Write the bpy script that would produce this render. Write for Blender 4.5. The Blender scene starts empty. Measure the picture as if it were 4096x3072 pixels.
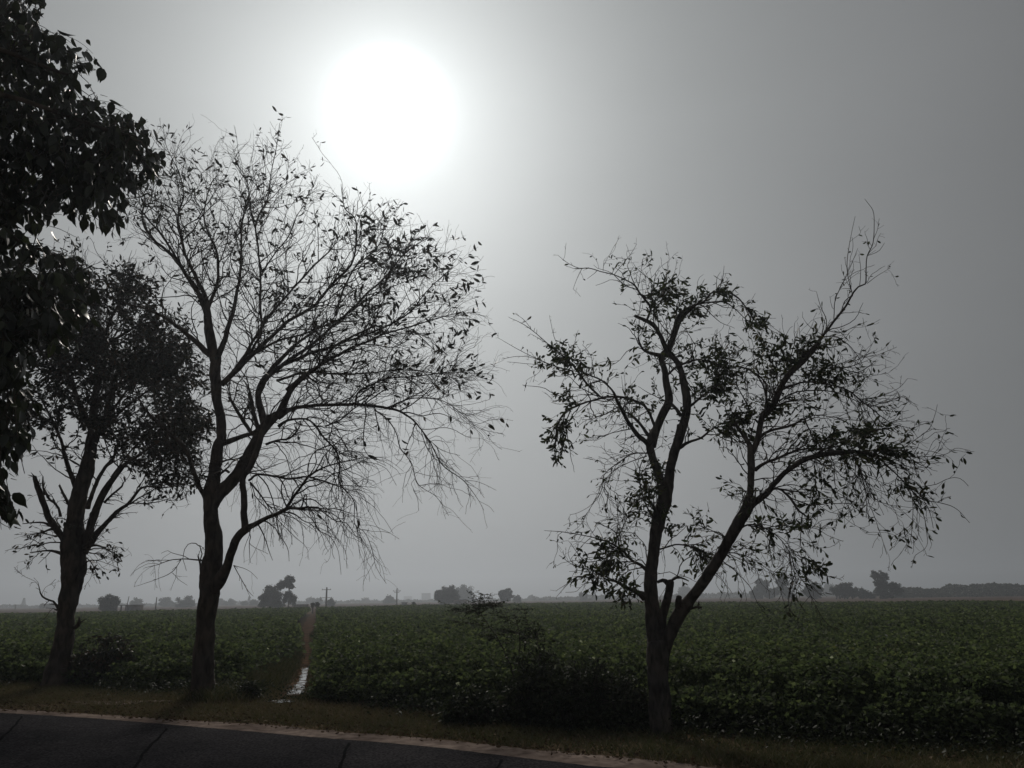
import bpy, math
import numpy as np
from math import radians, sin, cos, pi

# ---------------------------------------------------------------- camera maths
FPX = 3092.0; HOR = 2394.0; ROLL = radians(.85); PITCH = math.atan((HOR-1536)/FPX)
CAMZ = 1.6
cF = np.array([0, cos(PITCH), sin(PITCH)]); cU0 = np.array([0, -sin(PITCH), cos(PITCH)]); cX = np.array([1., 0, 0])
cR = cos(ROLL)*cX - sin(ROLL)*cU0; cU = sin(ROLL)*cX + cos(ROLL)*cU0
CAM = np.array([0, 0, CAMZ])
def ray(x, y): return cF*FPX + cR*(x-2048) - cU*(y-1536)
def W(x, y, D):
    d = ray(x, y); return CAM + d*(D/d[1])
def G(x, y, z=0.):
    d = ray(x, y); return CAM + d*((z-CAMZ)/d[2])
def proj(P):
    v = np.asarray(P)-CAM; w = v@cF
    w = np.where(w > 1e-3, w, 1e-3)
    return np.stack([2048+FPX*(v@cR)/w, 1536-FPX*(v@cU)/w], -1)

sc = bpy.context.scene
COL = sc.collection
cam = bpy.data.objects.new('camera', bpy.data.cameras.new('camera')); COL.objects.link(cam)
from mathutils import Matrix
M3 = Matrix((cR, cU, -cF)).transposed().to_4x4(); M3.translation = CAM
cam.matrix_world = M3
cam.data.sensor_width = 36; cam.data.lens = 36*FPX/4096; cam.data.clip_start = .05; cam.data.clip_end = 9000
sc.camera = cam

# ---------------------------------------------------------------- light
SUN = ray(1560, 445); SUN = SUN/np.linalg.norm(SUN)
SEL = math.asin(SUN[2]); SAZ = math.atan2(SUN[0], SUN[1])
sc.view_settings.view_transform = 'Standard'; sc.view_settings.look = 'None'
sc.view_settings.exposure = 0.0; sc.view_settings.gamma = 1
wd = bpy.data.worlds.new('World'); sc.world = wd; wd.use_nodes = True
nt = wd.node_tree; nt.nodes.clear()
def N(nt, t, **k):
    n = nt.nodes.new(t)
    for a, b in k.items():
        if a.startswith('i_'): n.inputs[a[2:].replace('_', ' ')].default_value = b
        else: setattr(n, a, b)
    return n
out = N(nt, 'ShaderNodeOutputWorld'); bg = N(nt, 'ShaderNodeBackground'); bg.inputs[1].default_value = .1
sky = N(nt, 'ShaderNodeTexSky'); sky.sky_type = 'NISHITA'; sky.sun_disc = False
sky.sun_elevation = SEL; sky.sun_rotation = SAZ; sky.altitude = 200; sky.air_density = 1.; sky.dust_density = 6; sky.ozone_density = 1
hs = N(nt, 'ShaderNodeHueSaturation'); hs.inputs['Saturation'].default_value = .12; hs.inputs['Value'].default_value = .1
nt.links.new(sky.outputs[0], hs.inputs['Color'])
tnt = N(nt, 'ShaderNodeVectorMath', operation='MULTIPLY'); tnt.inputs[1].default_value = (.96, 1., 1.01)
# light scattered forward by the dusty air round the sun, by angle from the sun
tc = N(nt, 'ShaderNodeTexCoord'); dot = N(nt, 'ShaderNodeVectorMath', operation='DOT_PRODUCT'); dot.inputs[1].default_value = SUN
nrm = N(nt, 'ShaderNodeVectorMath', operation='NORMALIZE'); nt.links.new(tc.outputs['Generated'], nrm.inputs[0])
nt.links.new(nrm.outputs[0], dot.inputs[0])
ac = N(nt, 'ShaderNodeMath', operation='ARCCOSINE'); nt.links.new(dot.outputs['Value'], ac.inputs[0])
dv = N(nt, 'ShaderNodeMath', operation='DIVIDE'); dv.inputs[1].default_value = radians(90); nt.links.new(ac.outputs[0], dv.inputs[0])
rp = N(nt, 'ShaderNodeValToRGB'); nt.links.new(dv.outputs[0], rp.inputs[0]); rp.color_ramp.interpolation = 'B_SPLINE'
AUR = [(0, 14), (2.6, 14), (3.6, 6.8), (4.4, 3.6), (6.2, 2.6), (8.3, 2.15), (11.8, 1.7), (17, 1.4), (23, 1.4), (31, 1.45), (39, 1.15), (48, .85), (62, .8), (90, .8)]
els = rp.color_ramp.elements
while len(els) < len(AUR): els.new(.5)
for e, (a, v) in zip(els, AUR):
    e.position = a/90
    t = min(1, max(0, (a-4)/30)); e.color = (v/14*(.92+.06*t), v/14, v/14*(1.0+.02*t), 1)
sc14 = N(nt, 'ShaderNodeVectorMath', operation='SCALE'); sc14.inputs['Scale'].default_value = 14
nt.links.new(rp.outputs[0], sc14.inputs[0])
ad = N(nt, 'ShaderNodeVectorMath', operation='ADD'); nt.links.new(hs.outputs[0], tnt.inputs[0]); nt.links.new(tnt.outputs[0], ad.inputs[0]); nt.links.new(sc14.outputs[0], ad.inputs[1])
dn = N(nt, 'ShaderNodeTexNoise'); dn.inputs['Scale'].default_value = 2.2; dn.inputs['Detail'].default_value = 4
dm = N(nt, 'ShaderNodeMapping'); dm.inputs['Scale'].default_value = (1, 1, 3.2); nt.links.new(tc.outputs['Generated'], dm.inputs['Vector']); nt.links.new(dm.outputs[0], dn.inputs['Vector'])
dr_ = N(nt, 'ShaderNodeMapRange'); dr_.inputs['To Min'].default_value = .93; dr_.inputs['To Max'].default_value = 1.07; nt.links.new(dn.outputs[0], dr_.inputs['Value'])
ds_ = N(nt, 'ShaderNodeVectorMath', operation='SCALE'); nt.links.new(ad.outputs[0], ds_.inputs[0]); nt.links.new(dr_.outputs[0], ds_.inputs['Scale'])
nt.links.new(ds_.outputs[0], bg.inputs[0]); nt.links.new(bg.outputs[0], out.inputs[0])

sl = bpy.data.lights.new('sun', 'SUN'); sl.energy = 1.4; sl.angle = radians(9); sl.color = (1, .93, .84)
so = bpy.data.objects.new('sun', sl); COL.objects.link(so)
from mathutils import Vector
so.rotation_euler = Vector(SUN).to_track_quat('Z', 'Y').to_euler()
so.location = (0, 0, 40)

rng = np.random.default_rng(7)

# ---------------------------------------------------------------- materials
def mat(name, build):
    m = bpy.data.materials.new(name); m.use_nodes = True
    t = m.node_tree; t.nodes.clear(); o = N(t, 'ShaderNodeOutputMaterial')
    s = build(t); t.links.new(s, o.inputs['Surface']); return m
def noisecol(t, scale, stops, detail=6, vec=None, dist=0.):
    n = N(t, 'ShaderNodeTexNoise'); n.inputs['Scale'].default_value = scale; n.inputs['Detail'].default_value = detail
    n.inputs['Distortion'].default_value = dist
    if vec is None:
        c = N(t, 'ShaderNodeTexCoord'); vec = c.outputs['Object']
    t.links.new(vec, n.inputs['Vector'])
    r = N(t, 'ShaderNodeValToRGB'); t.links.new(n.outputs[0], r.inputs[0])
    e = r.color_ramp.elements
    while len(e) < len(stops): e.new(.5)
    for a, (p, c) in zip(e, stops): a.position = p; a.color = (*c, 1)
    return r.outputs[0], n.outputs[0]
def bump(t, h, dist, strength=1.):
    b = N(t, 'ShaderNodeBump'); b.inputs['Distance'].default_value = dist; b.inputs['Strength'].default_value = strength
    t.links.new(h, b.inputs['Height']); return b.outputs[0]
def mix(t, a, b, f, mode='MIX'):
    m = N(t, 'ShaderNodeMix', data_type='RGBA', blend_type=mode)
    if isinstance(f, float): m.inputs[0].default_value = f
    else: t.links.new(f, m.inputs[0])
    for k, v in ((6, a), (7, b)):
        if isinstance(v, tuple): m.inputs[k].default_value = (*v, 1)
        else: t.links.new(v, m.inputs[k])
    return m.outputs[2]

def bark(name, lo, hi, sc_=9):
    def b(t):
        c = N(t, 'ShaderNodeTexCoord'); mp = N(t, 'ShaderNodeMapping'); mp.inputs['Scale'].default_value = (1, 1, .35)
        t.links.new(c.outputs['Object'], mp.inputs['Vector'])
        col, f = noisecol(t, sc_, [(.3, lo), (.62, hi)], 8, mp.outputs[0], .6)
        col2, _ = noisecol(t, 2.3, [(.4, (.75, .75, .78)), (.65, (1.15, 1.1, 1.0))], 3)
        p = N(t, 'ShaderNodeBsdfPrincipled'); p.inputs['Roughness'].default_value = .95; p.inputs['Specular IOR Level'].default_value = .15
        t.links.new(mix(t, col, col2, 1., 'MULTIPLY'), p.inputs['Base Color']); t.links.new(bump(t, f, .03), p.inputs['Normal'])
        return p.outputs[0]
    return mat(name, b)
def leaf(name, stops, trans=.35, rough=.5, spec=.35):
    def b(t):
        a = N(t, 'ShaderNodeAttribute', attribute_name='tint')
        r = N(t, 'ShaderNodeValToRGB'); t.links.new(a.outputs['Fac'], r.inputs[0])
        e = r.color_ramp.elements
        while len(e) < len(stops): e.new(.5)
        for q, (p, c) in zip(e, stops): q.position = p; q.color = (*c, 1)
        p = N(t, 'ShaderNodeBsdfPrincipled'); p.inputs['Roughness'].default_value = rough; p.inputs['Specular IOR Level'].default_value = spec
        t.links.new(r.outputs[0], p.inputs['Base Color'])
        tr = N(t, 'ShaderNodeBsdfTranslucent'); t.links.new(mix(t, r.outputs[0], (1.05, 1.16, .8), 1., 'MULTIPLY'), tr.inputs[0])
        m = N(t, 'ShaderNodeMixShader'); m.inputs[0].default_value = trans
        t.links.new(p.outputs[0], m.inputs[1]); t.links.new(tr.outputs[0], m.inputs[2])
        return m.outputs[0]
    return mat(name, b)
M_bark = bark('bark', (.030, .024, .022), (.105, .088, .078))
M_barkp = bark('pale bark', (.034, .031, .03), (.115, .104, .096), 14)
M_leafA = leaf('narrow leaf', [(0, (.020, .028, .016)), (.5, (.040, .055, .024)), (.85, (.075, .085, .03)), (1, (.10, .085, .045))], .25)
M_leafB = leaf('dry leaf', [(0, (.020, .022, .018)), (.6, (.038, .042, .028)), (.9, (.07, .05, .032)), (1, (.10, .06, .04))], .15)
M_leafC = leaf('broad leaf', [(0, (.018, .023, .018)), (.6, (.032, .040, .025)), (.92, (.05, .06, .032)), (1, (.09, .11, .05))], .16, .42, .4)
M_crop = leaf('crop leaf', [(0, (.046, .06, .038)), (.35, (.078, .098, .056)), (.75, (.115, .138, .074)), (.94, (.16, .18, .095)), (.985, (.14, .13, .06)), (.99, (.4, .4, .36)), (1, (.45, .45, .4))], .45, .75, .1)  # near-white end stops paint gloss glints as a few pale leaves
M_far = leaf('far foliage', [(0, (.024, .032, .022)), (.6, (.045, .055, .035)), (1, (.07, .08, .05))], .15)
M_dry = leaf('verge grass', [(0, (.05, .05, .025)), (.35, (.09, .10, .05)), (.7, (.15, .125, .075)), (1, (.22, .16, .11))], .15, .8, .1)
M_bush = leaf('bush leaf', [(0, (.02, .024, .018)), (.7, (.042, .052, .028)), (.985, (.08, .09, .055)), (1, (.26, .26, .23))], .2, .65, .2)  # whitish last stop is a glint painted into the leaf colour

def flat(name, stops, scale, rough=.9, b=.02, stops2=None, scale2=.3, spec=.0):
    def f(t):
        col, h = noisecol(t, scale, stops, 9)
        if stops2: col = mix(t, col, noisecol(t, scale2, stops2, 5)[0], 1., 'MULTIPLY')
        p = N(t, 'ShaderNodeBsdfPrincipled'); p.inputs['Roughness'].default_value = rough; p.inputs['Specular IOR Level'].default_value = spec
        t.links.new(col, p.inputs['Base Color']); t.links.new(bump(t, h, b), p.inputs['Normal'])
        return p.outputs[0]
    return mat(name, f)
M_ground = flat('dry ground', [(.3, (.075, .06, .042)), (.7, (.16, .125, .09))], 3.5, .95, .03, [(.35, (.7, .7, .65)), (.65, (1.2, 1.1, 1.0))], .12)
M_soil = flat('field soil', [(.3, (.035, .028, .02)), (.7, (.075, .058, .04))], 3, .95, .05)
M_pale = flat('stubble', [(.3, (.075, .06, .05)), (.7, (.15, .12, .10))], .7, .95, .0, [(.35, (.75, .7, .7)), (.65, (1.15, 1.05, 1.0))], .03)
M_red = flat('reddish soil', [(.3, (.12, .075, .05)), (.7, (.22, .14, .095))], 1.5, .95, .0)
M_shoulder = flat('dusty shoulder', [(.25, (.12, .10, .09)), (.5, (.24, .20, .18)), (.8, (.36, .31, .28))], 7, .95, .02, [(.35, (.6, .56, .54)), (.62, (1.1, 1.05, 1.0))], 1.3)
M_mud = flat('wet mud', [(.35, (.05, .036, .028)), (.65, (.125, .08, .052))], 1.6, .95, .03)
def asph(t):
    col, h = noisecol(t, 38, [(.38, (.006, .006, .008)), (.62, (.042, .040, .044))], 6)
    col2, _ = noisecol(t, 1.1, [(.35, (.72, .72, .75)), (.65, (1.2, 1.15, 1.15))], 6)
    vo = N(t, 'ShaderNodeTexVoronoi', feature='DISTANCE_TO_EDGE'); vo.inputs['Scale'].default_value = .33
    c = N(t, 'ShaderNodeTexCoord'); nn = N(t, 'ShaderNodeTexNoise'); nn.inputs['Scale'].default_value = 2.5
    t.links.new(c.outputs['Object'], nn.inputs['Vector'])
    av = N(t, 'ShaderNodeVectorMath', operation='ADD'); t.links.new(c.outputs['Object'], av.inputs[0])
    sv = N(t, 'ShaderNodeVectorMath', operation='SCALE'); sv.inputs['Scale'].default_value = .5
    t.links.new(nn.outputs['Color'], sv.inputs[0]); t.links.new(sv.outputs[0], av.inputs[1]); t.links.new(av.outputs[0], vo.inputs['Vector'])
    r = N(t, 'ShaderNodeValToRGB'); t.links.new(vo.outputs['Distance'], r.inputs[0])
    r.color_ramp.elements[0].position = 0; r.color_ramp.elements[0].color = (.6, .6, .6, 1); r.color_ramp.elements[1].position = .012; r.color_ramp.elements[1].color = (1, 1, 1, 1)
    p = N(t, 'ShaderNodeBsdfPrincipled'); p.inputs['Roughness'].default_value = .95; p.inputs['Specular IOR Level'].default_value = .02
    t.links.new(mix(t, mix(t, col, col2, 1., 'MULTIPLY'), r.outputs[0], 1., 'MULTIPLY'), p.inputs['Base Color'])
    t.links.new(bump(t, h, .006), p.inputs['Normal']); return p.outputs[0]
M_asph = mat('asphalt', asph)
def wat(t):
    p = N(t, 'ShaderNodeBsdfPrincipled'); p.inputs['Base Color'].default_value = (.06, .05, .035, 1); p.inputs['Roughness'].default_value = .08
    n = N(t, 'ShaderNodeTexNoise'); n.inputs['Scale'].default_value = 9; c = N(t, 'ShaderNodeTexCoord'); t.links.new(c.outputs['Object'], n.inputs['Vector'])
    t.links.new(bump(t, n.outputs[0], .004), p.inputs['Normal'])
    mu = N(t, 'ShaderNodeBsdfPrincipled'); mu.inputs['Base Color'].default_value = (.06, .042, .03, 1); mu.inputs['Roughness'].default_value = .9; mu.inputs['Specular IOR Level'].default_value = .1
    n2 = N(t, 'ShaderNodeTexNoise'); n2.inputs['Scale'].default_value = 4.5; n2.inputs['Detail'].default_value = 6; t.links.new(c.outputs['Object'], n2.inputs['Vector'])
    rr_ = N(t, 'ShaderNodeValToRGB'); rr_.color_ramp.elements[0].position = .49; rr_.color_ramp.elements[1].position = .54; t.links.new(n2.outputs[0], rr_.inputs[0])
    mx = N(t, 'ShaderNodeMixShader'); t.links.new(rr_.outputs[0], mx.inputs[0]); t.links.new(p.outputs[0], mx.inputs[1]); t.links.new(mu.outputs[0], mx.inputs[2]); return mx.outputs[0]
M_water = mat('ditch water', wat)
M_wall = flat('mud wall', [(.3, (.10, .085, .07)), (.7, (.2, .17, .14))], 2)
M_conc = flat('concrete', [(.3, (.12, .12, .115)), (.7, (.22, .21, .2))], 2)
M_roof = flat('roof sheet', [(.3, (.08, .075, .07)), (.7, (.14, .13, .12))], 2)

# ---------------------------------------------------------------- mesh helpers
def mkobj(name, V, Fq=None, Ft=None, m=None, parent=None, tint=None, smooth=False):
    me = bpy.data.meshes.new(name); V = np.asarray(V, np.float32)
    nq = 0 if Fq is None else len(Fq); ntr = 0 if Ft is None else len(Ft)
    loops = []
    if nq: loops.append(np.asarray(Fq, np.int32).ravel())
    if ntr: loops.append(np.asarray(Ft, np.int32).ravel())
    L = np.concatenate(loops); starts = np.concatenate([np.arange(nq)*4, nq*4+np.arange(ntr)*3]).astype(np.int32)
    me.vertices.add(len(V)); me.vertices.foreach_set('co', V.ravel())
    me.loops.add(len(L)); me.loops.foreach_set('vertex_index', L)
    me.polygons.add(nq+ntr); me.polygons.foreach_set('loop_start', starts)
    me.polygons.foreach_set('loop_total', np.concatenate([np.full(nq, 4), np.full(ntr, 3)]).astype(np.int32))
    if smooth: me.polygons.foreach_set('use_smooth', np.ones(nq+ntr, bool))
    me.update(calc_edges=True)
    if tint is not None:
        a = me.attributes.new('tint', 'FLOAT', 'POINT'); a.data.foreach_set('value', np.asarray(tint, np.float32))
    if m: me.materials.append(m)
    o = bpy.data.objects.new(name, me); COL.objects.link(o)
    if parent is not None:
        o.parent = parent; loc = np.array(parent.location, np.float32)
        me.vertices.foreach_set('co', (V-loc).ravel())
    return o
def empty(name, loc, label, cat, group=None):
    o = bpy.data.objects.new(name, None); o.location = [float(q) for q in loc]; COL.objects.link(o)
    o['label'] = label; o['category'] = cat
    if group: o['group'] = group
    return o
def tag(o, label=None, cat=None, group=None, kind=None):
    if label: o['label'] = label
    if cat: o['category'] = cat
    if group: o['group'] = group
    if kind: o['kind'] = kind
    return o
def unit(v): return v/np.maximum(np.linalg.norm(v, axis=-1, keepdims=True), 1e-9)
class Buf:
    def __init__(s): s.V = []; s.Q = []; s.T = []; s.n = 0; s.t = []
    def add(s, V, Q=None, T=None, tint=None):
        V = np.asarray(V, float).reshape(-1, 3)
        if Q is not None and len(Q): s.Q.append(np.asarray(Q)+s.n)
        if T is not None and len(T): s.T.append(np.asarray(T)+s.n)
        s.V.append(V); s.n += len(V)
        s.t.append(np.full(len(V), .5) if tint is None else np.asarray(tint).ravel())
    def box(s, x0, x1, y0, y1, z0, z1):
        V = [(x, y, z) for z in (z0, z1) for y in (y0, y1) for x in (x0, x1)]
        s.add(V, [(0, 2, 3, 1), (4, 5, 7, 6), (0, 1, 5, 4), (2, 6, 7, 3), (0, 4, 6, 2), (1, 3, 7, 5)])
    def make(s, name, m, parent=None, smooth=False):
        return mkobj(name, np.concatenate(s.V), np.concatenate(s.Q) if s.Q else None, np.concatenate(s.T) if s.T else None, m, parent, np.concatenate(s.t), smooth)
def tubes(P, R, sides=3):
    """P (n,K,3), R (n,K) -> verts, quads"""
    n, K, _ = P.shape
    T = np.empty_like(P); T[:, 1:-1] = P[:, 2:]-P[:, :-2]; T[:, 0] = P[:, 1]-P[:, 0]; T[:, -1] = P[:, -1]-P[:, -2]
    T = unit(T); m = unit(T.mean(1)+1e-6)
    ref = np.where(np.abs(m[:, 2:3]) < .7, np.array([[0, 0, 1.]]), np.array([[1., 0, 0]]))
    ref = np.repeat(ref[:, None], K, 1)
    A = unit(np.cross(T, ref)); B = np.cross(T, A)
    ang = np.arange(sides)*2*pi/sides
    V = P[:, :, None] + R[:, :, None, None]*(A[:, :, None]*np.cos(ang)[:, None]+B[:, :, None]*np.sin(ang)[:, None])
    idx = np.arange(n*K*sides).reshape(n, K, sides); a = idx[:, :-1]; b = idx[:, 1:]
    Q = np.stack([a, np.roll(a, -1, 2), np.roll(b, -1, 2), b], -1).reshape(-1, 4)
    return V.reshape(-1, 3), Q
def limbtube(P, R, sides=12, lump=.07):
    """one thick limb, parallel transported frame, lumpy bark outline, capped"""
    n = len(P); T = unit(np.gradient(P, axis=0)); a = np.cross(T[0], [0, 1, .1]); a /= np.linalg.norm(a); fr = []
    for i in range(n):
        a = a-T[i]*(a@T[i]); a /= np.linalg.norm(a); fr.append((a, np.cross(T[i], a)))
    ang = np.arange(sides)*2*pi/sides; V = []
    ph = rng.uniform(0, 6, 6)
    s = np.concatenate([[0], np.cumsum(np.linalg.norm(np.diff(P, axis=0), axis=1))])
    for i in range(n):
        k = 1+lump*(np.sin(ang*2+ph[0]+s[i]*3)+.8*np.sin(ang*3+ph[1]-s[i]*5)+.7*np.sin(s[i]*9+ph[2])+.6*np.sin(s[i]*17+ang+ph[3])) + rng.normal(0, lump*.35, sides)
        V.append(P[i]+R[i]*k[:, None]*(fr[i][0]*np.cos(ang)[:, None]+fr[i][1]*np.sin(ang)[:, None]))
    V.append(P[:1]-T[0]*R[0]*.3); V.append(P[-1:]+T[-1]*R[-1]*.6)
    V = np.concatenate(V); idx = np.arange(n*sides).reshape(n, sides); A = idx[:-1]; B = idx[1:]
    Q = np.stack([A, np.roll(A, -1, 1), np.roll(B, -1, 1), B], -1).reshape(-1, 4)
    e = n*sides; T3 = [(idx[0][(j+1) % sides], idx[0][j], e) for j in range(sides)]+[(idx[-1][j], idx[-1][(j+1) % sides], e+1) for j in range(sides)]
    return V, Q, T3
def catmull(p, n):
    p = np.asarray(p, float); q = np.vstack([2*p[0]-p[1], p, 2*p[-1]-p[-2]]); d = np.linalg.norm(np.diff(p[:, :2], axis=0), axis=1)
    s = np.concatenate([[0], np.cumsum(d)]); u = np.linspace(0, s[-1], n); res = []
    for x in u:
        i = min(int(np.searchsorted(s, x, 'right'))-1, len(p)-2); t = (x-s[i])/max(d[i], 1e-9)
        a, b, c, e = q[i], q[i+1], q[i+2], q[i+3]
        res.append(.5*(2*b+(c-a)*t+(2*a-5*b+4*c-e)*t*t+(3*b-a-3*c+e)*t**3))
    return np.array(res)
CR = {'A': (0, 0, 1.), 'B': (0, 1300, .6028), 'C': (500, 1300, .7233), 'D': (400, 400, .7838), 'E': (1950, 700, .7233),
      'F': (2900, 700, .7233), 'G': (2100, 1700, .827), 'H': (2800, 1600, .6028), 'I': (0, 2250, .3165), 'J': (1750, 2350, .3617), 'K': (2300, 1700, .4521), 'L': (0, 1400, .4822)}

class Tree:
    """limbs read off the photograph give the real skeleton; finer branches grow from it in 3D"""
    def __init__(s, D): s.D = D; s.limbs = []; s.px = []
    def limb(s, tagc, pts, dd=0., d0=None, cap=None):
        ox, oy, k = CR[tagc]; w = None; arr = []
        known = [(i, p[2]) for i, p in enumerate(pts) if len(p) > 2]
        for i, p in enumerate(pts):
            wi = np.interp(i, [q[0] for q in known], [q[1] for q in known]); arr.append((ox+p[0]*k, oy+p[1]*k, wi*k))
        arr = np.array(arr); L = np.linalg.norm(np.diff(arr[:, :2], axis=0), axis=1).sum()
        a = catmull(arr, max(6, int(L/14))); n = len(a)
        if d0 is None:
            d0 = 0
            if s.px:
                q = np.concatenate(s.px); d0 = q[np.argmin(np.hypot(q[:, 0]-a[0, 0], q[:, 1]-a[0, 1])), 2]
        t = np.linspace(0, 1, n); dep = d0+dd*t**1.15
        jit = np.cumsum(rng.normal(0, 1, (n, 2)), 0); jit -= np.linspace(0, 1, n)[:, None]*jit[-1]
        a[:, :2] += jit*np.minimum(.9, a[:, 2:3]*.07+.25)
        P = np.array([W(x, y, s.D+z) for (x, y, _), z in zip(a, dep)])
        rad = np.array([w_/2*((p-CAM)@cF)/FPX for (_, _, w_), p in zip(a, P)])
        rad = np.maximum(rad, .0025)
        s.limbs.append((P, rad)); s.px.append(np.column_stack([a[:, :2], dep]))
    def limb_mesh(s, lump=.05):
        b = Buf()
        for P, R in s.limbs:
            r = R.max(); V, Q, T = limbtube(P, R, 14 if r > .08 else 8 if r > .02 else 5, lump if r > .02 else .03); b.add(V, Q, T)
        return b
def inpoly(p, poly):
    x, y = p[:, 0], p[:, 1]; r = np.zeros(len(p), bool); j = len(poly)-1
    for i in range(len(poly)):
        xi, yi = poly[i]; xj, yj = poly[j]
        c = ((yi > y) != (yj > y)) & (x < (xj-xi)*(y-yi)/(yj-yi+1e-9)+xi); r ^= c; j = i
    return r
def grow(P0, D0, L, r0, r1, K, wander, trop, env=None, zmin=.2):
    """grow n branches at once; trop(P,t)->(n,3) pull per metre"""
    n = len(P0); P = np.empty((n, K, 3)); P[:, 0] = P0; D = unit(D0); alive = np.ones(n, bool); last = np.full(n, K-1.)
    ds = (L/(K-1))[:, None]; off = rng.normal(0, 55, (n, 2))
    for k in range(1, K):
        t = k/(K-1); D = unit(D+rng.normal(0, 1, (n, 3))*wander*np.sqrt(ds)+trop(P[:, k-1], t)*ds)
        P[:, k] = P[:, k-1]+D*ds
        if env is not None:
            bad = alive & (~env(P[:, k], off) | (P[:, k, 2] < zmin)); last[bad] = np.minimum(last[bad], max(k-1, 1)); alive &= ~bad
    f = np.linspace(0, 1, K)[None]*last[:, None]; i = np.minimum(f.astype(int), K-2); w = (f-i)[..., None]
    ar = np.arange(n)[:, None]; P = P[ar, i]*(1-w)+P[ar, i+1]*w
    R = r0[:, None]*(1-np.linspace(0, 1, K)[None])+r1*np.linspace(0, 1, K)[None]
    return P, R, last/(K-1)
def pick(P, R, n, t0=.1, t1=1., bias=1.):
    """n random attachment points on branch arrays P (m,K,3)"""
    m, K, _ = P.shape; L = np.linalg.norm(P[:, -1]-P[:, 0], axis=1)+.01
    b = rng.choice(m, n, p=L/L.sum()); t = t0+(t1-t0)*rng.random(n)**bias; f = t*(K-1); i = np.minimum(f.astype(int), K-2); w = (f-i)[:, None]
    p = P[b, i]*(1-w)+P[b, i+1]*w; d = unit(P[b, i+1]-P[b, i]); r = R[b, i]*(1-w[:, 0])+R[b, i+1]*w[:, 0]
    return p, d, r
def picklimb(limbs, n, rmax=.06, rmin=0, wpow=0.):
    PP = []; TT = []; RR = []; WW = []
    for P, R in limbs:
        T = unit(np.gradient(P, axis=0)); seg = np.linalg.norm(np.gradient(P, axis=0), axis=1)
        ok = (R < rmax) & (R > rmin); PP.append(P[ok]); TT.append(T[ok]); RR.append(R[ok]); WW.append(seg[ok])
    PP = np.concatenate(PP); TT = np.concatenate(TT); RR = np.concatenate(RR); w = np.concatenate(WW)*RR**wpow
    i = rng.choice(len(PP), n, p=w/w.sum()); return PP[i], TT[i], RR[i]
def fork(d, a0, a1, flat_=1.):
    v = unit(rng.normal(0, 1, d.shape)*np.array([1, flat_, 1])); side = unit(v-d*(v*d).sum(1)[:, None]); a = rng.uniform(a0, a1, len(d))[:, None]
    return d*np.cos(a)+side*np.sin(a)

def leaves(P, D, L, wid, shape='narrow', hang=.5, curl=.5, tint=None):
    """leaf blades: P base points, D direction, L length; folded along the midrib and curled"""
    n = len(P); D = unit(D+np.array([0, 0, -1.])*hang); ref = unit(rng.normal(0, 1, (n, 3))); S = unit(np.cross(D, ref)); U = np.cross(S, D)
    if shape == 'narrow': prof = [(0, .05), (.28, .8), (.62, 1.), (.88, .55)]
    elif shape == 'broad': prof = [(0, .15), (.16, .85), (.38, 1.), (.62, .72), (.8, .26)]
    else: prof = [(0, .3), (.5, 1.)]
    cu = rng.normal(0, curl, n); fold = rng.uniform(.1, .6, n)
    V = []; 
    for t, w in prof:
        c = P+D*(L*t)[:, None]+U*(L*cu*t*t*.7)[:, None]; hw = (L*wid*w*.5)[:, None]
        V += [c-S*hw+U*hw*fold[:, None], c, c+S*hw+U*hw*fold[:, None]]
    V.append(P+D*L[:, None]+U*(L*cu*.7)[:, None]); V = np.stack(V, 1); m = V.shape[1]; k = len(prof)
    q = []
    for i in range(k-1):
        a = i*3; q += [(a, a+1, a+4, a+3), (a+1, a+2, a+5, a+4)]
    a = (k-1)*3; tr = [(a, a+1, m-1), (a+1, a+2, m-1)]
    off = (np.arange(n)*m)[:, None, None]
    Q = (np.array(q)[None]+off).reshape(-1, 4); T = (np.array(tr)[None]+off).reshape(-1, 3)
    ti = rng.random(n) if tint is None else tint
    return V.reshape(-1, 3), Q, T, np.repeat(ti, m)
def cards(P, D, L, wid, tint):
    """small pointed leaf faces for plants too far off to show a fold"""
    D = unit(D); S = unit(np.cross(D, rng.normal(0, 1, P.shape))); h = (L*wid*.5)[:, None]; m_ = P+D*(L*.55)[:, None]
    V = np.stack([P, m_-S*h, P+D*L[:, None], m_+S*h], 1).reshape(-1, 3); o = np.arange(len(P))*4
    return V, np.stack([o, o+1, o+2, o+3], -1), None, np.repeat(tint, 4)
def leafobj(name, m, parent, *sets):
    b = Buf()
    for V, Q, T, t in sets: b.add(V, Q, T, t)
    return b.make(name, m, parent)
def wobble(x, y, s=1., seed=0):
    return (np.sin(x*.9*s+seed)+np.sin(y*1.1*s+2.1*seed+.7*np.sin(x*.5*s))+np.sin((x+y)*1.7*s+seed*3)*.7+np.sin((x-1.3*y)*2.9*s+seed)*.5)/3.2

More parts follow.
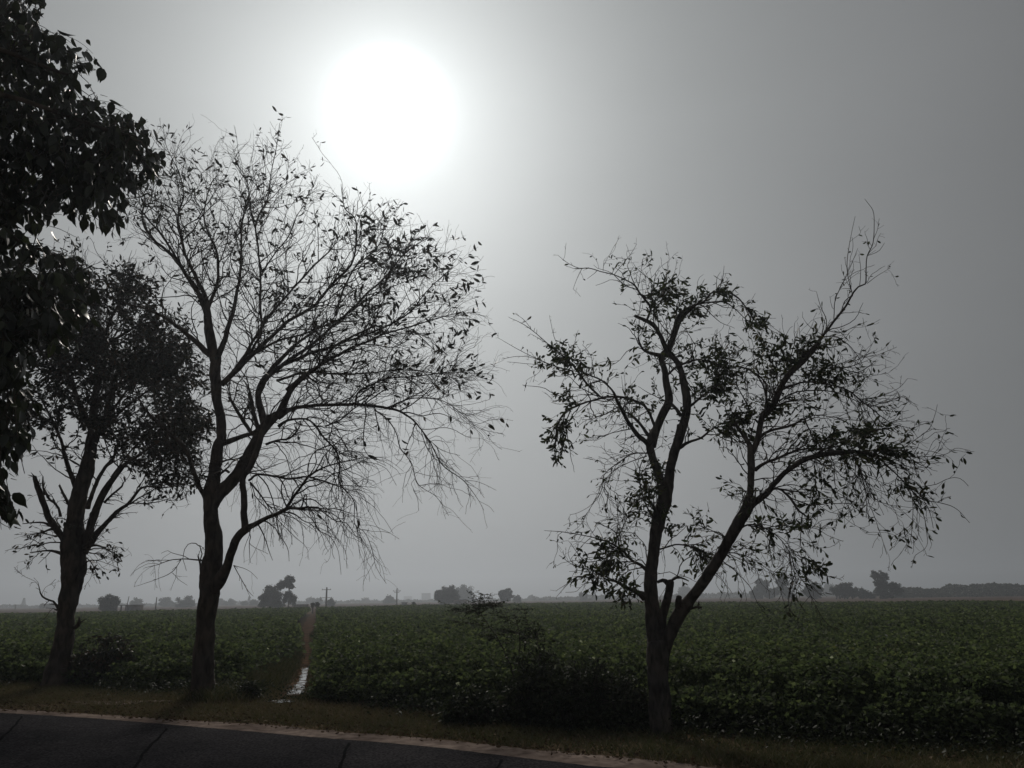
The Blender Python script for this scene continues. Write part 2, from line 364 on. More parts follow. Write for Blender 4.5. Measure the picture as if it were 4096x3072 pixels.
# ================================================================ GROUND
def sheet(name, poly, z, m, kind='structure'):
    poly = np.asarray(poly); V = np.column_stack([poly, np.full(len(poly), z)])
    me = bpy.data.meshes.new(name); me.from_pydata(V.tolist(), [], [list(range(len(V)))]); me.materials.append(m)
    o = bpy.data.objects.new(name, me); COL.objects.link(o); o['kind'] = kind; return o
def strip_sheet(name, A, B, z, m):
    n = len(A); V = np.concatenate([np.column_stack([A, np.full(n, z)]), np.column_stack([B, np.full(n, z)])])
    i = np.arange(n-1); Q = np.stack([i, i+1, i+1+n, i+n], -1)
    o = mkobj(name, V, Q, None, m); o['kind'] = 'structure'
    if True:
        me = o.data
    return o
S = 3500.
sheet('ground', [(-S, -S), (S, -S), (S, S), (-S, S)], 0, M_ground)
edge = np.array([G(*q)[:2] for q in [(0, 2853), (380, 2875), (968, 2925), (1399, 2963), (1760, 2992), (2076, 3033), (2361, 3068), (2700, 3090)]])
edge = edge[np.argsort(edge[:, 0])]
dr = unit(edge[0]-edge[-1]); nr = np.array([dr[1], -dr[0]]);  nr = nr if nr[1] > 0 else -nr
ext = lambda E, a, b: np.vstack([E[0]+dr*a, E, E[-1]-dr*b])
e1 = ext(edge, 260, 160)
xs = np.concatenate([np.linspace(e1[0, 0], -14, 60), np.linspace(-13.9, 9, 420), np.linspace(9.2, e1[-1, 0], 40)])
ex = np.column_stack([xs, np.interp(xs, e1[:, 0], e1[:, 1])])
ragged = lambda A, k, s, seed: A+nr*(wobble(A[:, 0]*s, A[:, 1]*s, 1, seed)*k+rng.normal(0, k*.22, len(A)))[:, None]
strip_sheet('road', ragged(ex, .02, 4, 1), ex-nr*7.0, .008, M_asph)
stp = np.array([G(*q)[:2] for q in [(0, 2836), (342, 2855), (696, 2882), (1076, 2899), (1399, 2932), (1760, 2958), (2076, 2993), (2399, 3026), (2803, 3066)]]); stp = stp[np.argsort(stp[:, 0])]
s1 = ext(stp, 260, 160); sx = np.column_stack([xs, np.interp(xs, s1[:, 0], s1[:, 1])])
strip_sheet('road_shoulder', ragged(sx, .09, 2.2, 5), ex-nr*.12, .004, M_shoulder)
# crop boundary (near edge), left to right
bnd = np.array([G(*q)[:2] for q in [(0, 2735), (550, 2758), (850, 2768), (1100, 2780), (1330, 2812), (1600, 2838), (2000, 2868), (2300, 2888), (2640, 2905), (3100, 2948), (3600, 2975), (4096, 2995)]])
bnd = bnd[np.argsort(bnd[:, 0])]
bl = np.vstack([bnd[0]+np.array([-120, 62.]), bnd[0]+np.array([-20, 10.3]), bnd, bnd[-1]+np.array([6, -2.]), bnd[-1]+np.array([60, -22.])])
def bline(x): return np.interp(x, bl[:, 0], bl[:, 1])
def farline(x): return np.interp(x, [-200, -55, -10, 8, 25, 45, 200], [70, 84, 118, 120, 88, 62, 50])
fx = np.concatenate([np.linspace(-140, -13, 30), np.linspace(-12.8, 8, 120), np.linspace(8.5, 66, 30)])
strip_sheet('field_soil', np.column_stack([fx, farline(fx*1.0)]), np.column_stack([fx, bline(fx)]), .004, M_soil)
# pale stubble far away, reddish strip on the right
fx2 = np.linspace(-600, 700, 60)
strip_sheet('far_field', np.column_stack([fx2, 150+0*fx2]), np.column_stack([fx2, 520+0*fx2]), .004, M_pale)
fx3 = np.linspace(22, 170, 30)
strip_sheet('red_field', np.column_stack([fx3, farline(fx3)+1]), np.column_stack([fx3, np.minimum(farline(fx3)+78, 148)]), .004, M_red)
# path / irrigation ditch
pth = np.array([G(*q)[:2] for q in [(1172, 2782), (1194, 2758), (1212, 2722), (1222, 2684), (1227, 2630), (1229, 2590), (1224, 2540), (1235, 2496), (1248, 2466), (1262, 2438), (1266, 2432)]])
pw = np.array([.26, .20, .14, .12, .12, .16, .26, .3, .3, .24, .14])
tt = np.linspace(0, len(pth)-1, 200); pc = np.column_stack([np.interp(tt, range(len(pth)), pth[:, 0]), np.interp(tt, range(len(pth)), pth[:, 1])]); pww = np.interp(tt, range(len(pth)), pw)
side = np.array([1., .0])
def pw_e(k, sd): return pww*k*(1+.35*rng.normal(0, .5, len(pc))+.25*wobble(pc[:, 0]*3, pc[:, 1]*3, 1, sd))
strip_sheet('dirt_path', pc-side*pw_e(1.25, 1)[:, None], pc+side*pw_e(1.25, 2)[:, None], .008, M_mud)
wn2 = 64
strip_sheet('ditch_water', (pc-side*pw_e(.6, 3)[:, None])[:wn2], (pc+side*pw_e(.6, 4)[:, None])[:wn2], .012, M_water)
pd = G(1150, 2806)[:2]; an = np.linspace(0, 2*pi, 40, endpoint=False); rr = 1+.22*np.sin(an*3)+.12*np.sin(an*7+1)
def seam(a, b):
    A, B = G(*a)[:2], G(*b)[:2]; d_ = unit(B-A); t_ = np.linspace(.12, 6.6, 60)[:, None]*np.sign(-(d_@nr)); 
    c_ = A-d_*np.abs(t_)*np.sign(d_@nr) if False else A+d_*np.linspace(.08, 6.2, 60)[:, None]; n_ = np.array([-d_[1], d_[0]]); w_ = (.012+.006*rng.random(60)+.004*wobble(c_[:, 0]*3, c_[:, 1]*3))[:, None]; o_ = (.04*wobble(c_[:, 0]*2, c_[:, 1]*2, 1, 4))[:, None]
    strip_sheet('road_joint', c_+n_*(o_-w_), c_+n_*(o_+w_), .012, M_tar)
M_tar = flat('tar', [(.3, (.010, .010, .011)), (.7, (.02, .02, .021))], 20); M_tar.node_tree.nodes['Principled BSDF'].inputs['Specular IOR Level'].default_value = 0; M_tar.node_tree.nodes['Principled BSDF'].inputs['Roughness'].default_value = 1
for a_, b_ in (((658, 2915), (544, 3065)), ((1396, 2972), (1354, 3071)), ((95, 2865), (-20, 2985)), ((2010, 3035), (1985, 3071))): seam(a_, b_)
dp = G(470, 2812)[:2]; an = np.linspace(0, 2*pi, 40, endpoint=False); rr = 1+.25*np.sin(an*3)+.15*np.sin(an*5+1)
sheet('bare_dirt', np.column_stack([dp[0]+.75*rr*np.cos(an), dp[1]+.28*rr*np.sin(an)]), .012, M_shoulder)
an = np.linspace(0, 2*pi, 40, endpoint=False); rr = 1+.22*np.sin(an*3)+.12*np.sin(an*7+1)
pud = sheet('puddle_water', np.column_stack([pd[0]+.42*rr*np.cos(an), pd[1]+.17*rr*np.sin(an)]), .012, M_water)

# ================================================================ CROP (uncountable plants: one object)
def crop_layer(n, y0, y1, smin, k):
    u = rng.random(n); Y = y0*(y1/y0)**u if k == 'log' else y0+(y1-y0)*u
    X = (rng.random(n)*2-1)*(Y*.74+2.5); return X, Y
buf = Buf()
def pathdist(X, Y):
    px = np.interp(Y, pc[:, 1], pc[:, 0]); w = np.interp(Y, pc[:, 1], pww); return X-px, w
def cheight(X, Y):
    far = np.clip((Y-20)/40, 0, 1)
    return .72+.09*wobble(X, Y, .55, 2)+.08*wobble(X, Y, 2.6, 5)*(1-.5*far)
def okmask(X, Y):
    dx, w = pathdist(X, Y); near = np.clip((24-Y)/8, 0, 1)
    g = (dx > -(w*1.5+.22+.8*near)) & (dx < w*1.5+.2)
    return (Y > bline(X)) & (Y < farline(X)) & ~(g & (Y < pc[:, 1].max()))
# near plants, individually domed
n = 15000; X, Y = crop_layer(n, 9, 40, 0, 'log'); m_ = okmask(X, Y); X, Y = X[m_], Y[m_]
for reps in range(1):
    H = cheight(X, Y)*rng.uniform(.7, 1.17, len(X))*np.clip(.45+.55*(Y-bline(X)+.25*wobble(X, Y, 2.2, 4))/1.3, .38, 1); nl = np.where(Y < 14, 100, np.where(Y < 18, 72, np.where(Y < 26, 48, 30))); idx = np.repeat(np.arange(len(X)), nl)
    th = rng.uniform(0, 2*pi, len(idx)); q = rng.random(len(idx)); z = H[idx]*(1-.85*q**1.5); rad = .27*np.sqrt(rng.random(len(idx)))*(1.15-.6*(z/H[idx])**3)
    P = np.column_stack([X[idx]+rad*np.cos(th), Y[idx]+rad*np.sin(th), z])
    k2 = P[:, 1] > bline(P[:, 0])-.1; P = P[k2]; th = th[k2]; yy = P[:, 1]
    Dv = np.column_stack([np.cos(th), np.sin(th), rng.uniform(-.4, .5, len(th))])
    Ls = np.maximum(.058, yy*.0040)*rng.uniform(.55, 1.5, len(th)); ti = np.clip(rng.random(len(th))*.93+.08*wobble(P[:, 0], P[:, 1], .35, 1), 0, .975)
    w = rng.random(len(th)); ti = np.where(w > np.where(yy < 15, .9965, .9988), 1., ti)  # scattered leaves take the painted glint colour, more often in front
    V, Q, T, t = leaves(P, Dv, Ls, .78, 'quad', .15, .35, ti); buf.add(V, Q, T, t)
n = 1300000; X, Y = crop_layer(n, 24, 125, 0, 'log'); m_ = okmask(X, Y); X, Y = X[m_], Y[m_]
H = cheight(X, Y); z = H*(1-.3*rng.random(len(X))**2)+rng.normal(0, .035, len(X)); th = rng.uniform(0, 2*pi, len(X))
ti = np.clip(rng.random(len(X))*.9+.08*wobble(X, Y, .12, 1), 0, .97)
V, Q, T, t = cards(np.column_stack([X, Y, z]), np.column_stack([np.cos(th), np.sin(th), rng.uniform(-.5, .6, len(th))]), np.maximum(.08, Y*.0031)*rng.uniform(.6, 1.4, len(X)), .85, ti)
buf.add(V, Q, T, t)
# stems of the front rows
Xs = rng.uniform(-16, 16, 5200); Ys = bline(Xs)+rng.random(5200)**1.5*1.6; m_ = okmask(Xs, Ys); Xs, Ys = Xs[m_], Ys[m_]
Pst = np.stack([np.column_stack([Xs+rng.normal(0, .03*k, len(Xs)), Ys+rng.normal(0, .03*k, len(Xs)), (.12+.1*np.clip(Ys-bline(Xs), 0, 1))*k]) for k in range(4)], 1)
V, Q = tubes(Pst, np.full(Pst.shape[:2], .004), 3); buf.add(V, Q, tint=np.full(len(V), .1))
crop = buf.make('crop_plants', M_crop); tag(crop, 'dense leafy green crop covering the whole field behind the roadside trees', 'crop', kind='stuff')

# ================================================================ VERGE GRASS
def blades(n, X, Y, hh, wd_, lean=.5, tint=None):
    th = rng.uniform(0, 2*pi, len(X)); P = np.column_stack([X, Y, np.zeros(len(X))]); Dv = np.column_stack([np.cos(th)*lean, np.sin(th)*lean, np.ones(len(X))])
    S_ = unit(np.cross(Dv, rng.normal(0, 1, Dv.shape))); b0 = P-S_*wd_[:, None]; b1 = P+S_*wd_[:, None]
    mid = P+unit(Dv)*hh[:, None]*.6; m0 = mid-S_*wd_[:, None]*.7; m1 = mid+S_*wd_[:, None]*.7; dv = unit(Dv+np.column_stack([np.cos(th), np.sin(th), -.2*np.ones(len(X))])*.7); tip = mid+dv*hh[:, None]*.45
    V = np.stack([b0, b1, m1, m0, tip], 1).reshape(-1, 3); o = np.arange(len(X))*5
    return V, np.stack([o, o+1, o+2, o+3], -1), np.stack([o+3, o+2, o+4], -1), np.repeat(tint, 5)
gb = Buf()
def sline(x): return np.interp(x, s1[:, 0], s1[:, 1])
n = 150000; X = rng.uniform(-15, 11, n); lo = sline(X)+.02; hi = bline(X)+.5; u = rng.random(n); Y = lo+(hi-lo)*u
patch = wobble(X, Y, 1.6, 3)+wobble(X, Y, 4.2, 8)*.6
keep = patch+rng.normal(0, .45, n) > -.55; dx, w_ = pathdist(X, Y); keep &= ~((np.hypot((X-pd[0])/.45, (Y-pd[1])/.22) < 1) | ((np.abs(dx) < w_*.9) & (Y > pc[0, 1]-.2)))
X, Y, u = X[keep], Y[keep], u[keep]; right = np.clip((X+1.2)/2.2, 0, 1)
front = np.exp(-((Y-sline(X)-.32)/.28)**2)*right
hh = (.03+.08*rng.random(len(X))**1.5+.13*front*rng.random(len(X))+.07*np.clip((u-.5)*2, 0, 1)*rng.random(len(X)))
ti = np.clip(.66-.30*u*right-.12*front+.22*wobble(X, Y, .8, 4)+rng.normal(0, .16, len(X)), 0, 1)
V, Q, T, t = blades(0, X, Y, hh, rng.uniform(.0025, .006, len(X)), .7, ti); gb.add(V, Q, T, t)
g = gb.make('verge_grass', M_dry); tag(g, 'short dry grass along the dusty road edge', 'grass', kind='stuff')
n = 26000; Y = 13.6*(44/13.6)**rng.random(n); dx = np.where(rng.random(n) < .72, -1, 1)*rng.random(n)**.8; w_ = np.interp(Y, pc[:, 1], pww); near = np.clip((24-Y)/8, 0, 1)
dx = np.where(dx < 0, dx*(w_*.6+.4+1.0*near)-w_*.35, dx*(w_*.5+.3)+w_*.4); X = np.interp(Y, pc[:, 1], pc[:, 0])+dx
k_ = rng.random(n) < .3+.7*np.clip(np.abs(dx)/(.8*w_+.5), 0, 1); X, Y = X[k_], Y[k_]
V, Q, T, t = blades(0, X, Y, rng.uniform(.06, .36, len(X))*np.clip(np.abs(dx[k_])/(.5+w_[k_]), .2, 1), rng.uniform(.004, .009, len(X)), .55, np.clip(rng.random(len(X))*.8, 0, 1)); wb0 = Buf(); wb0.add(V, Q, T, t)
tag(wb0.make('ditch_grass', M_dry), 'brownish tall grass along both banks of the ditch', 'grass', kind='stuff')
n = 5200; X = rng.uniform(-14, 6, n); Y = sline(X)+rng.uniform(-.35, 1., n)*np.where(rng.random(n) < .3, .6, 2.2); k_ = (Y > sline(X)-.3) & (Y < bline(X)+.4); X, Y = X[k_], Y[k_]; th = rng.uniform(0, 2*pi, len(X))
V, Q, T, t = leaves(np.column_stack([X, Y, rng.uniform(.012, .05, len(X))]), np.column_stack([np.cos(th), np.sin(th), rng.uniform(-.05, .25, len(X))]), rng.uniform(.025, .06, len(X)), .45, 'narrow', 0, .5, rng.random(len(X))); lb = Buf(); lb.add(V, Q, T, t)
M_lit = leaf('fallen leaf', [(0, (.05, .035, .025)), (.6, (.12, .08, .05)), (1, (.26, .20, .14))], .05, .9, .05)
tag(lb.make('leaf_litter', M_lit), 'brown fallen leaves scattered over the verge and road edge', 'leaves', kind='stuff')
# low broad weeds at the foot of the crop on the right
n = 26000; X = rng.uniform(-14, 11, n); Y = bline(X)-np.abs(rng.normal(0, .45, n))+.15
k_ = (Y > sline(X)+.35) & (wobble(X, Y, 1.3, 9)+.5*right.mean()+.25*(X > 1) > -.1); dx, w_ = pathdist(X, Y); k_ &= ~((np.abs(dx) < w_*1.4+.1) & (Y > pc[0, 1]-.6)); X, Y = X[k_], Y[k_]
th = rng.uniform(0, 2*pi, len(X)); V, Q, T, t = leaves(np.column_stack([X, Y, rng.random(len(X))**1.6*.22]), np.column_stack([np.cos(th), np.sin(th), rng.uniform(0, .9, len(X))]), rng.uniform(.03, .07, len(X)), .5, 'quad', 0, .3, rng.random(len(X))*.9)
wb = Buf(); wb.add(V, Q, T, t); g = wb.make('verge_weeds', M_bush); tag(g, 'low dark weeds growing between the dry grass and the crop', 'weeds', kind='stuff')
# ================================================================ MIDDLE TREE (bare, spreading)
def outward(c, a, up0, up1, z0, z1, grav=0.):
    c = np.asarray(c)
    def f(P, t):
        v = P-c; v = unit(v)*a; z = np.clip((P[:, 2]-z0)/(z1-z0), 0, 1); v[:, 2] += up0+(up1-up0)*z-grav*t; return v
    return f
def envf(poly): return lambda P, off=0: inpoly(proj(P)+off, poly)
def twigmesh(*sets):
    b = Buf()
    for P, R, s in sets: V, Q = tubes(P, R, s); b.add(V, Q)
    return b

mt = Tree(14.38); Lm = mt.limb
Lm('A', [(798, 2815, 118), (806, 2775, 92), (810, 2700, 86), (812, 2600, 80), (815, 2500, 76), (826, 2400, 78), (838, 2300, 80), (848, 2200, 70), (842, 2050, 60), (842, 1980, 62), (850, 1930, 55), (858, 1880, 46), (872, 1790, 42), (886, 1740, 38), (880, 1660, 38), (866, 1600, 38), (860, 1510, 44), (862, 1460, 40), (866, 1430, 36)], .2)
Lm('C', [(470, 1000, 50), (435, 940, 28), (390, 850, 25), (345, 720, 22), (300, 650, 20), (230, 580, 17), (150, 510, 13), (90, 430, 9), (50, 330, 6), (20, 260, 3)], -1.4)
Lm('C', [(480, 1010, 70), (520, 930, 72), (570, 880, 68), (640, 800, 66), (690, 700, 60), (735, 620, 56), (780, 560, 52), (840, 500, 42)], .5)
Lm('C', [(775, 560, 50), (755, 480, 38), (735, 400, 34), (755, 310, 32), (800, 250, 28), (860, 180, 22), (960, 90, 16), (1060, 30, 12)], 1.6)
Lm('C', [(850, 500, 45), (900, 395, 32), (940, 330, 28), (1010, 270, 24), (1080, 215, 20), (1150, 120, 15), (1260, 60, 11), (1390, 0, 8)], -1.2)
Lm('C', [(845, 510, 34), (930, 465, 22), (1050, 455, 20), (1200, 450, 18), (1300, 456, 16), (1450, 470, 14), (1530, 490, 13), (1600, 540, 9), (1680, 640, 7), (1750, 770, 6), (1870, 860, 4.5), (1940, 950, 3), (1985, 1025, 2)], -2.2)
Lm('C', [(1270, 452, 12), (1290, 370, 10), (1350, 335), (1450, 300, 9), (1600, 290, 7), (1750, 270, 5), (1900, 265, 3), (2005, 270, 2)], .4)
Lm('C', [(1460, 470, 11), (1500, 440, 9), (1600, 410, 7), (1750, 420, 5), (1850, 480, 4), (1960, 570, 3), (2090, 602, 1.8)], -.3)
Lm('C', [(1380, 468, 9), (1450, 520, 7), (1500, 600, 6), (1520, 680, 6), (1580, 760, 5), (1620, 880, 4), (1720, 950, 3), (1790, 1055, 2)], -.8)
Lm('C', [(850, 560, 24), (900, 525, 14), (1000, 520, 11), (1060, 560, 10), (1100, 620, 10), (1165, 690, 9), (1190, 760, 8), (1188, 865, 7), (1230, 920, 5), (1268, 980, 5), (1272, 1100, 4), (1330, 1150), (1370, 1250, 3), (1390, 1340), (1445, 1430, 2)], -1.0)
Lm('C', [(1110, 560, 9), (1200, 520, 8), (1250, 475, 7), (1330, 420, 6)], -.5)
Lm('C', [(480, 1450, 90), (535, 1390, 66), (570, 1310, 50), (605, 1210, 45), (640, 1150, 46), (680, 1122, 44)], -.6, 0)
Lm('C', [(665, 1130, 40), (658, 1050, 38), (660, 980, 37), (655, 850, 34), (690, 790, 32), (735, 700, 34), (765, 600, 30), (800, 500, 25)], .4)
Lm('C', [(670, 1125, 38), (760, 1080, 24), (850, 1040, 21), (905, 1012, 20), (960, 1015, 15), (1012, 1005, 14)], -.9)
Lm('C', [(1010, 1008, 9), (1045, 1050, 6), (1060, 1130, 5), (1130, 1170, 4), (1180, 1250, 3), (1195, 1380, 2)], -.4)
Lm('C', [(895, 1005, 18), (950, 920, 14), (1015, 838, 13), (1090, 790, 9), (1200, 760, 7), (1320, 735, 4), (1450, 730, 2)], -.7)
Lm('C', [(685, 860, 14), (740, 825, 13), (830, 835, 12), (920, 852, 12), (1020, 840, 10), (1140, 880, 6), (1260, 890, 4), (1390, 900, 2)], 1.2)
Lm('C', [(690, 870, 10), (760, 950, 8), (800, 1000, 6), (900, 1040, 4), (1000, 1120, 3)], .9)
Lm('C', [(780, 660, 16), (850, 635, 11), (905, 630, 11), (950, 590, 9), (972, 545, 7)], -.4)
Lm('C', [(505, 665, 34), (560, 650, 32), (625, 620, 26), (700, 595, 23), (770, 570, 26)], .3)
Lm('C', [(700, 600, 22), (650, 520, 19), (600, 430, 16), (575, 400, 13)], .4); Lm('C', [(735, 575, 24), (710, 480, 22), (690, 380, 20)], .3)
Lm('C', [(660, 540, 9), (670, 470, 8), (710, 430, 8), (690, 385, 7)], .2)
Lm('C', [(435, 1303, 10), (390, 1295, 9), (330, 1292, 6), (250, 1300, 5), (180, 1325, 3.5), (110, 1342, 2)], -.5)
Lm('C', [(310, 1298, 4), (262, 1365, 4), (180, 1405, 3), (70, 1442, 2)], -.2); Lm('C', [(262, 1370, 3), (300, 1410, 2.5), (345, 1440, 1.5)], -.1)
Lm('C', [(425, 1400, 22), (415, 1345, 13), (404, 1278, 8)], -.1); Lm('C', [(600, 1330, 5), (640, 1400, 4), (680, 1470, 3), (710, 1500, 1.5)], -.3)
Lm('C', [(520, 760, 14), (580, 745, 9), (650, 760, 7), (720, 790, 5)], -.3); Lm('C', [(520, 830, 16), (550, 800, 14), (575, 815, 14)], -.15)
# upper crown
Lm('D', [(592, 1320, 40), (545, 1290, 34), (480, 1230, 25), (400, 1160, 18), (320, 1100, 13), (220, 1060, 9), (120, 1035, 6)], -1.3)
Lm('D', [(585, 1330, 50), (560, 1200, 46), (552, 1100, 38), (540, 1000, 24), (490, 900, 17), (440, 790, 14), (415, 700, 12), (400, 590, 9), (430, 480, 7), (400, 360, 5), (340, 240, 3), (320, 130, 2)], -.8)
Lm('D', [(600, 1310, 34), (640, 1200, 26), (670, 1100, 20), (690, 1000, 17), (712, 880, 14), (715, 740, 11), (718, 620, 8), (755, 500, 6), (740, 400, 5), (690, 300, 3), (740, 230, 2)], .9)
Lm('D', [(555, 1120, 30), (500, 980, 20), (430, 880, 18), (360, 790, 15), (260, 700, 13), (215, 600, 10), (230, 500, 8), (180, 430, 6), (120, 360, 4)], 1.3)
Lm('D', [(545, 1030, 26), (470, 950, 14), (400, 830, 12), (330, 720, 10), (250, 620, 8), (200, 560, 5), (90, 520, 3)], -1.8)
Lm('D', [(550, 1060, 22), (600, 930, 16), (600, 800, 12), (560, 700, 9), (530, 600, 7), (560, 450, 5), (600, 380, 3)], 1.6)
Lm('D', [(620, 1450, 34), (700, 1375, 26), (785, 1290, 24), (870, 1205, 20), (960, 1125, 18), (1090, 1050, 15), (1190, 930, 13), (1290, 830, 11), (1310, 720, 9), (1305, 610, 7), (1250, 550, 5), (1230, 430, 2.5)], -1.4)
Lm('D', [(640, 1440, 22), (720, 1330, 18), (800, 1200, 15), (880, 1080, 13), (980, 960, 11), (1100, 830, 9), (1180, 760, 6), (1220, 700, 3)], 1.2)
Lm('D', [(760, 1300, 16), (820, 1180, 13), (815, 1050, 12), (820, 900, 11), (812, 760, 10), (800, 630, 9), (860, 500, 7), (875, 380, 5), (905, 230, 3.5), (916, 120, 2)], .2)
Lm('D', [(820, 900, 9), (880, 800, 7), (960, 700, 6), (1000, 600, 4), (1060, 500, 2.5), (1110, 380, 2)], .8)
Lm('D', [(810, 1500, 30), (850, 1420, 26), (940, 1340, 20), (1040, 1270, 16), (1180, 1150, 14), (1330, 1010, 12), (1450, 900, 9), (1560, 780, 6), (1680, 700, 3)], 1.8)
Lm('D', [(940, 1350, 18), (1060, 1300, 15), (1200, 1250, 13), (1400, 1180, 10), (1560, 1100, 8), (1680, 960, 5), (1800, 850, 3)], -1.6)
Lm('D', [(950, 1480, 22), (1080, 1380, 18), (1250, 1280, 14), (1430, 1200, 10), (1600, 1150, 7), (1780, 1100, 5), (1900, 1085, 3)], .5)
Lm('D', [(1200, 1100, 12), (1240, 960, 10), (1300, 850, 8), (1420, 740, 6), (1450, 600, 4), (1430, 560, 2)], .5)
Lm('D', [(800, 1290, 15), (900, 1230, 12), (1040, 1190, 10), (1220, 1120, 8), (1400, 1000, 6), (1560, 930, 4), (1720, 870, 2)], 2.2)
Lm('D', [(900, 1430, 14), (1060, 1390, 12), (1200, 1400, 10), (1350, 1400, 8), (1550, 1380, 6), (1750, 1400, 4), (1900, 1420, 2)], 2.4)

env_m = [(480, 700), (620, 480), (800, 520), (1020, 570), (1080, 470), (1130, 470), (1180, 640), (1320, 690), (1400, 780), (1580, 820), (1680, 900), (1830, 970), (1890, 1080), (1900, 1240), (1960, 1300), (1960, 1480), (1990, 1640), (2040, 1740), (1960, 1790), (1950, 2050), (1820, 2060), (1690, 2090), (1610, 1860), (1500, 1880), (1560, 2340), (1400, 2330), (1340, 2150), (1230, 2290), (1150, 2120), (1010, 2270), (950, 2420), (900, 2250), (780, 2080), (720, 2330), (540, 2330), (560, 2130), (500, 1950), (640, 1700), (480, 1560), (360, 1260), (360, 900)]
E_m = envf(env_m); cm = W(950, 1500, 14.5)
n1 = 640; p, d, r = picklimb(mt.limbs, n1, .055, .006, .2)
tr = outward(cm, .35, -1.0, .55, 2.6, 5.6, .25)
P1, R1, f1 = grow(p, fork(d, .4, 1.2), rng.uniform(.6, 1.9, n1), np.minimum(r*.6, .014), .0036, 14, .6, tr, E_m)
tr2 = outward(cm, .3, -1.6, .35, 2.4, 5.6, .5)
p, d, r = pick(P1, R1, 2500, .12, 1.); p2, d2, r2 = picklimb(mt.limbs, 700, .02, 0); p = np.vstack([p, p2]); d = np.vstack([d, d2]); r = np.concatenate([r, r2])
P2, R2, f2 = grow(p, fork(d, .4, 1.1), rng.uniform(.25, 1.05, len(p)), np.minimum(r*.7, .0055), .0025, 9, .65, tr2, E_m)
thin = lambda P, k: rng.random(len(P)) < np.interp(proj(P[:, -1])[:, 1], [1500, 1900, 2150, 2400], [1, .75, .5, .4])*k
k_ = thin(P2, 1.); P2, R2 = P2[k_], R2[k_]
p, d, r = pick(P2, R2, 7000, .2, 1.); P3, R3, f3 = grow(p, fork(d, .5, 1.2), rng.uniform(.08, .4, len(p)), np.minimum(r*.7, .0032), .0018, 5, .8, tr2, E_m)
base = G(805, 2795)
T_mid = empty('bare_tree', base, 'tall nearly bare tree with drooping twigs and low fork, second trunk from the left', 'tree')
b_ = mt.limb_mesh(.045); trunk = b_.make('trunk', M_bark, T_mid, True)
twigmesh((P1, R1, 5), (P2, R2, 4), (P3, R3, 3)).make('branches', M_bark, T_mid)
# withered leaves: rim of the crown, thinning downwards
pp, dd_, _ = pick(np.concatenate([P3, P2[:, ::2]]), np.concatenate([R3, R2[:, ::2]]), 16000, .3, 1.)
q = proj(pp); wgt = np.interp(q[:, 1], [450, 1000, 1350, 1600, 1900, 2300], [.85, .7, .45, .16, .03, .01])
rim = np.clip((q[:, 0]-1350)/450, 0, 1)*np.interp(q[:, 1], [800, 1500, 1700], [.12, .12, 0]); cl = .5+.5*np.sign(wobble(pp[:, 0], pp[:, 2], 3.2, 3)+wobble(pp[:, 1], pp[:, 2], 4., 1)*.8+.05)
k_ = rng.random(len(pp)) < np.clip(wgt*.5+rim*.6, 0, 1)*np.where(cl > .5, .62, .12); pp, dd_ = pp[k_], dd_[k_]; big = np.clip((proj(pp)[:, 0]-1000)/700, 0, 1)*.04
k3 = 2; ii = np.repeat(np.arange(len(pp)), k3); pl = pp[ii]+rng.normal(0, .025, (len(ii), 3))
leafobj('foliage', M_leafB, T_mid, leaves(pl, dd_[ii]+rng.normal(0, .7, (len(ii), 3)), rng.uniform(.06, .14, len(ii))+big[ii]*.8, .38, 'narrow', .5, .6))

# ================================================================ RIGHT TREE
rt = Tree(10.14); Lr = rt.limb
Lr('G', [(655, 1500, 122), (655, 1420, 104), (655, 1330, 104), (648, 1200, 100), (645, 1110, 104), (640, 1050, 100)], 0, 0)
Lr('G', [(632, 1110, 80), (628, 1000, 76), (615, 850, 74), (610, 740, 62), (622, 650, 56), (635, 560, 56), (650, 450, 62), (672, 370, 70), (680, 310, 66)], .35, 0)
Lr('G', [(672, 330, 56), (650, 240, 42), (615, 150, 40), (606, 90, 42), (625, 30, 40)], .3)
Lr('G', [(685, 330, 56), (700, 230, 46), (718, 140, 42), (738, 70, 38), (752, 0, 34)], -.2)
Lr('G', [(655, 1010, 60), (665, 920, 46), (688, 840, 40), (700, 775, 40), (704, 755, 34)], -.25); Lr('G', [(640, 760, 14), (670, 752, 20), (700, 775, 30)], -.1)
Lr('G', [(704, 765, 10), (725, 742, 11), (760, 740, 9), (792, 755, 5)], -.2)
Lr('G', [(665, 1110, 70), (685, 1050, 62), (712, 980, 60), (752, 900, 64), (805, 835, 56), (885, 720, 53), (960, 600, 52), (1020, 490, 52), (1068, 410, 56), (1090, 350, 54)], -.9, 0)
Lr('G', [(745, 930, 40), (742, 870, 34), (745, 832, 28)], -.2); Lr('G', [(775, 920, 14), (800, 890, 12), (830, 880, 11), (853, 882, 10)], -.3)
Lr('H', [(285, 770, 62), (330, 650, 48), (345, 500, 45), (345, 400, 48), (338, 320, 42), (310, 260, 26), (272, 205, 19), (235, 150, 12)], .4)
Lr('H', [(345, 350, 44), (380, 260, 42), (402, 170, 40), (425, 95, 42), (500, 10, 44)], .2)
Lr('F', [(230, 1320, 38), (270, 1260, 38), (330, 1140, 34), (400, 1060, 40), (480, 980, 36), (515, 935, 30), (542, 890, 16), (600, 812, 12), (680, 710, 11), (712, 650, 9), (745, 617, 8), (778, 603, 7), (782, 540, 6), (786, 450, 5.5), (818, 380, 5), (827, 290, 4), (820, 200, 3), (773, 133, 2)], .3)
Lr('F', [(705, 670, 5), (680, 560, 4.5), (676, 490, 4), (690, 380, 3), (720, 228, 2)], .2); Lr('F', [(603, 808, 5), (610, 690, 4.5), (650, 600, 4), (700, 490, 3), (735, 405, 2)], -.3)
